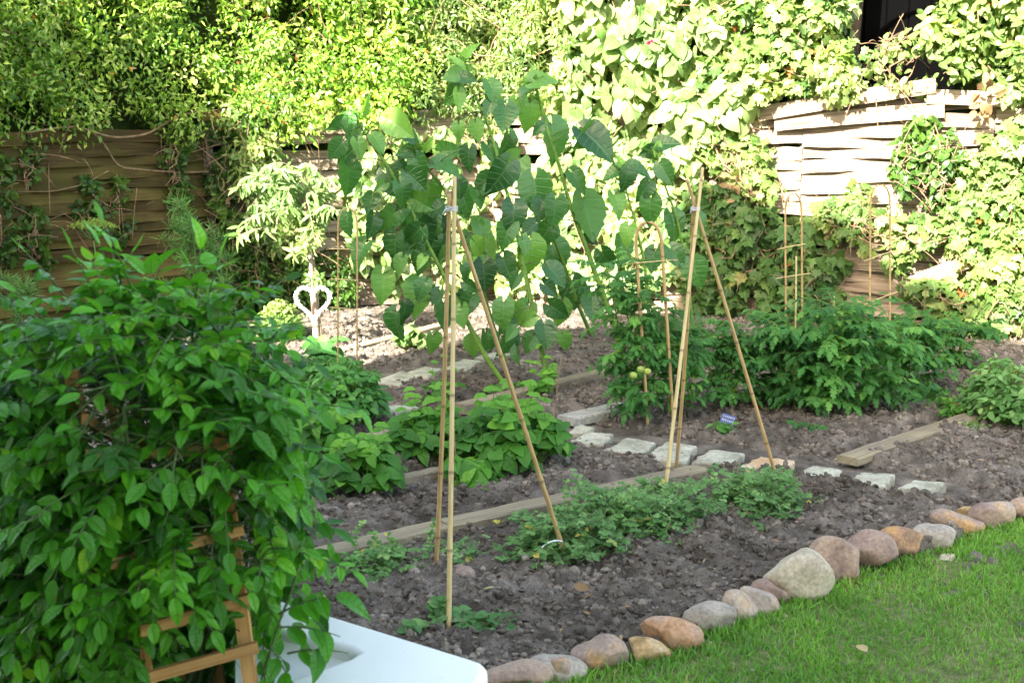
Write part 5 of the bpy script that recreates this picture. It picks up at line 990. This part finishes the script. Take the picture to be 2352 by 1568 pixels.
for (x, y) in q:
    f = np.clip(1 - ((x - CX) / RXp) ** 2 - ((y - 1150) / 620) ** 2, 0, 1); Yf = CY - .48 * sqrt(f); Y = Yf + abs(rng.normal(0, .12)); 
    a = np.array([(x - CX) / RXp * .9 + rng.normal(0, .8), -.5 + rng.normal(0, .4), rng.normal(.05, .5) + (.55 if y < 760 else 0)])
    leafspray(x, y, Y, a, rng.uniform(.13, .21), rng.integers(4, 7), rng.uniform(.034, .054), np.clip(rng.normal(.42, .2) + (.25 if y < 800 else 0) * rng.random(), 0, 1))
q2 = samp([(0, 850), (120, 790), (520, 820), (580, 920), (600, 1250), (560, 1340), (330, 1380), (320, 1600), (0, 1600)], 420, rng)   # inner and back leaves, toned darker as the shade within the bush
for (x, y) in q2:
    leafspray(x, y, CY + rng.uniform(.0, .55), np.array([rng.normal(), rng.normal(), rng.normal(0, .5)]), .20, 5, .06, rng.uniform(0, .4))
for (x, y) in samp([(250, 1350), (610, 1330), (600, 1640), (250, 1640)], 90, rng): leafspray(x, y, rng.uniform(3.12, 3.3), np.array([rng.normal(), rng.normal(0, .3), rng.normal(0, .6)]), .16, 5, .06, rng.uniform(0, .4), kp=False)
# upright young shoots, drooping sprays on the right side and over the white wall
for (x, y, dx, dz, L) in ((318, 700, -.15, 1, .22), (300, 650, -.25, 1, .18), (330, 680, .3, 1, .17), (440, 720, .15, 1, .24), (455, 690, .3, 1, .2), (420, 730, -.3, 1, .2), (180, 740, -.5, .8, .2), (560, 760, .6, .7, .2), (470, 700, -.1, 1, .16), (60, 760, -.8, .4, .18), (370, 720, 0, .9, .18)):
    leafspray(x, y + 85, 2.62, np.array([dx, -.15, dz]), L, 5, .060, rng.uniform(.5, .9), .3)
for (x, y) in ((640, 800), (670, 860), (700, 930), (690, 1000), (700, 1060), (665, 1110), (700, 1160), (680, 1220), (650, 1290), (640, 1350), (620, 900), (600, 1000), (630, 1180), (600, 1260), (590, 1120), (690, 1100), (712, 980)):
    for s in range(4): leafspray(x - 55 + rng.normal(0, 20), y + rng.normal(0, 14), 2.75 + rng.uniform(-.12, .2), np.array([.12 + rng.normal(0, .3), -.3, -.8]), .15, 5, .046, rng.uniform(.3, .8), .6)
c = smooth_path([PY(600, 1560, 2.5), PY(640, 1430, 2.47), PY(680, 1330, 2.47), (PY(690, 1250, 2.5))], 20); gs.tube(c, .003, 5)
for (x, y, dx, dz) in ((640, 1440, .9, .1), (660, 1500, .9, .25), (620, 1480, .5, -.8), (640, 1410, .8, .5), (600, 1520, .2, -.9)):
    leafspray(x, y, 2.44, np.array([dx, -.1, dz]), .14, 3, .068, rng.uniform(.2, .5), .5)
# main stems
for i in range(9):
    x, y = WP[rng.integers(1, 13)]; gs.tube(curve(root + rng.normal(0, .05, 3) * [1, 1, 0], PY(x, y + 60, 2.9), (rng.normal(0, .1), 0, .05), 16, .008, rng), np.linspace(.010, .003, 16), 6)
foliage_thing('wisteria_bush', 'large wisteria bush with glossy paired leaflets filling the lower left', 'shrub', [('foliage', gl, M['wisteria']), ('stem', gs, M['darkstem'])])

# ================================================================== UNSEEN HOUSE AND TREE SHAPES ADDED BEHIND THE CAMERA TO SHADE THE BEDS
HR = np.array([cos(SUN_AZ), -sin(SUN_AZ), 0.0]); HD = np.array([sin(SUN_AZ), cos(SUN_AZ), 0.0]); TE = tan(SUN_EL); D0 = -2.4
def UV(u, v, d): return HR * u + HD * d + np.array([0, 0, v - TE * d])
ho = thing('shade_caster', 'unseen pale gabled block added behind the viewer to shade the beds', 'shade_caster', UV(-1, TE * -4, -4) * [1, 1, 0])
sk = [(-5.35, None), (-5.3, 4.9), (-4.7, 5.8), (-4.25, 7.3), (-3.8, 8.0), (-2.7, 7.8), (-1.6, 6.9), (0.5, 6.2), (4.5, 5.2)]  # outline fitted to the shade line on the fence and beds
g = Geo(); F1 = [UV(u, v, D0) for u, v in sk[1:]]; F0 = [p * [1, 1, 0] + [0, 0, -.1] for p in F1]; Bk1 = [p - HD * 5 for p in F1]; Bk0 = [p - HD * 5 for p in F0]; m = len(F1); v = np.array(F0 + F1 + Bk0 + Bk1); f = []
for i in range(m - 1): f += [(i, i + 1, m + i + 1), (i, m + i + 1, m + i), (2 * m + i, 3 * m + i + 1, 2 * m + i + 1), (2 * m + i, 3 * m + i, 3 * m + i + 1), (m + i, m + i + 1, 3 * m + i + 1), (m + i, 3 * m + i + 1, 3 * m + i)]
f += [(0, m, 3 * m), (0, 3 * m, 2 * m), (m - 1, 3 * m - 1, 4 * m - 1), (m - 1, 4 * m - 1, 2 * m - 1)]
g.add(v, f, np.full((len(v), 3), .5)); g.build('wall', M['wall'], ho, smooth=False)  # walls of the added unseen shade caster
g = Geo(); p0 = UV(-11.0, 4.55, D0) ; p1 = UV(-5.3, 4.45, D0); 
mid = (p0 + p1) / 2; g.box([mid[0] - HD[0] * 2, mid[1] - HD[1] * 2, mid[2] / 2], [HR, HD, [0, 0, 1]], [2.85, 2.0, mid[2] / 2]); g.build('low_caster', M['wall'], ho, smooth=False)
for i, u in enumerate((-4.2, -2.0, .2, 2.6)):
    g = Geo(); c = UV(u, 0, D0) * [1, 1, 0] + [0, 0, 1.5] + HD * .02; g.box(c, [HR, HD, [0, 0, 1]], [.55, .03, .6]); g.build('added_window', M['backdrop'], ho, smooth=False)  # added detail on the unseen caster
rng = np.random.default_rng(5); C = []; R = []
def crown(name, lab, U, Vv, d, n, nl, seed, rmin=.25, rmax=.5, fn=None):  # added crown, its top height fitted to the shade edge
    rng = np.random.default_rng(seed); C = []; R = []
    while len(C) < n:
        u = rng.uniform(*U); vtop = fn(u) if fn else Vv[1]; v_ = Vv[0] + (vtop - Vv[0]) * sqrt(rng.random()); C.append(UV(u, v_, d + rng.uniform(-.7, .7))); R.append(rng.uniform(rmin, rmax))
    g = Geo(); clump_leaves(g, T_oval, C, R, nl, .16, rng, front=False, flat=1.0); gs = Geo(); cc = np.mean(C, axis=0); gs.tube(curve([cc[0], cc[1], -.1], cc, (.1, .1, 0), 10), np.linspace(.22, .08, 10), 10)
    for q in C[::3]: gs.tube(curve([cc[0], cc[1], cc[2] * .55], q, (0, 0, .2), 8), np.linspace(.06, .015, 8), 6)
    foliage_thing(name, lab, 'tree', [('crown', g, M['creeper']), ('trunk', gs, M['darkbark'])])
crown('caster_tree', 'unseen leafy tree added behind the viewer on the left to dapple the shade', (-10.5, -7.55), (4.6, 6), -1.8, 75, 15000, 1, fn=lambda u: np.interp(u, [-10.5, -9.5, -8.7, -8.3, -8.0, -7.75, -7.55], [5.6, 5.5, 5.6, 6.0, 7.1, 6.6, 5.2]))
crown('caster_tree', 'unseen leafy tree added behind the viewer to break up the shade edge of the gabled block', (-4.9, -1.5), (5.0, 8), -2.0 - 1.0, 40, 6500, 2, .15, .35, fn=lambda u: np.interp(u, [-5.0, -4.25, -3.9, -2.6, -1.5], [5.2, 7.1, 7.9, 7.6, 6.7]))
print('faces total', sum(len(o.data.polygons) for o in scene.objects if o.type == 'MESH'))
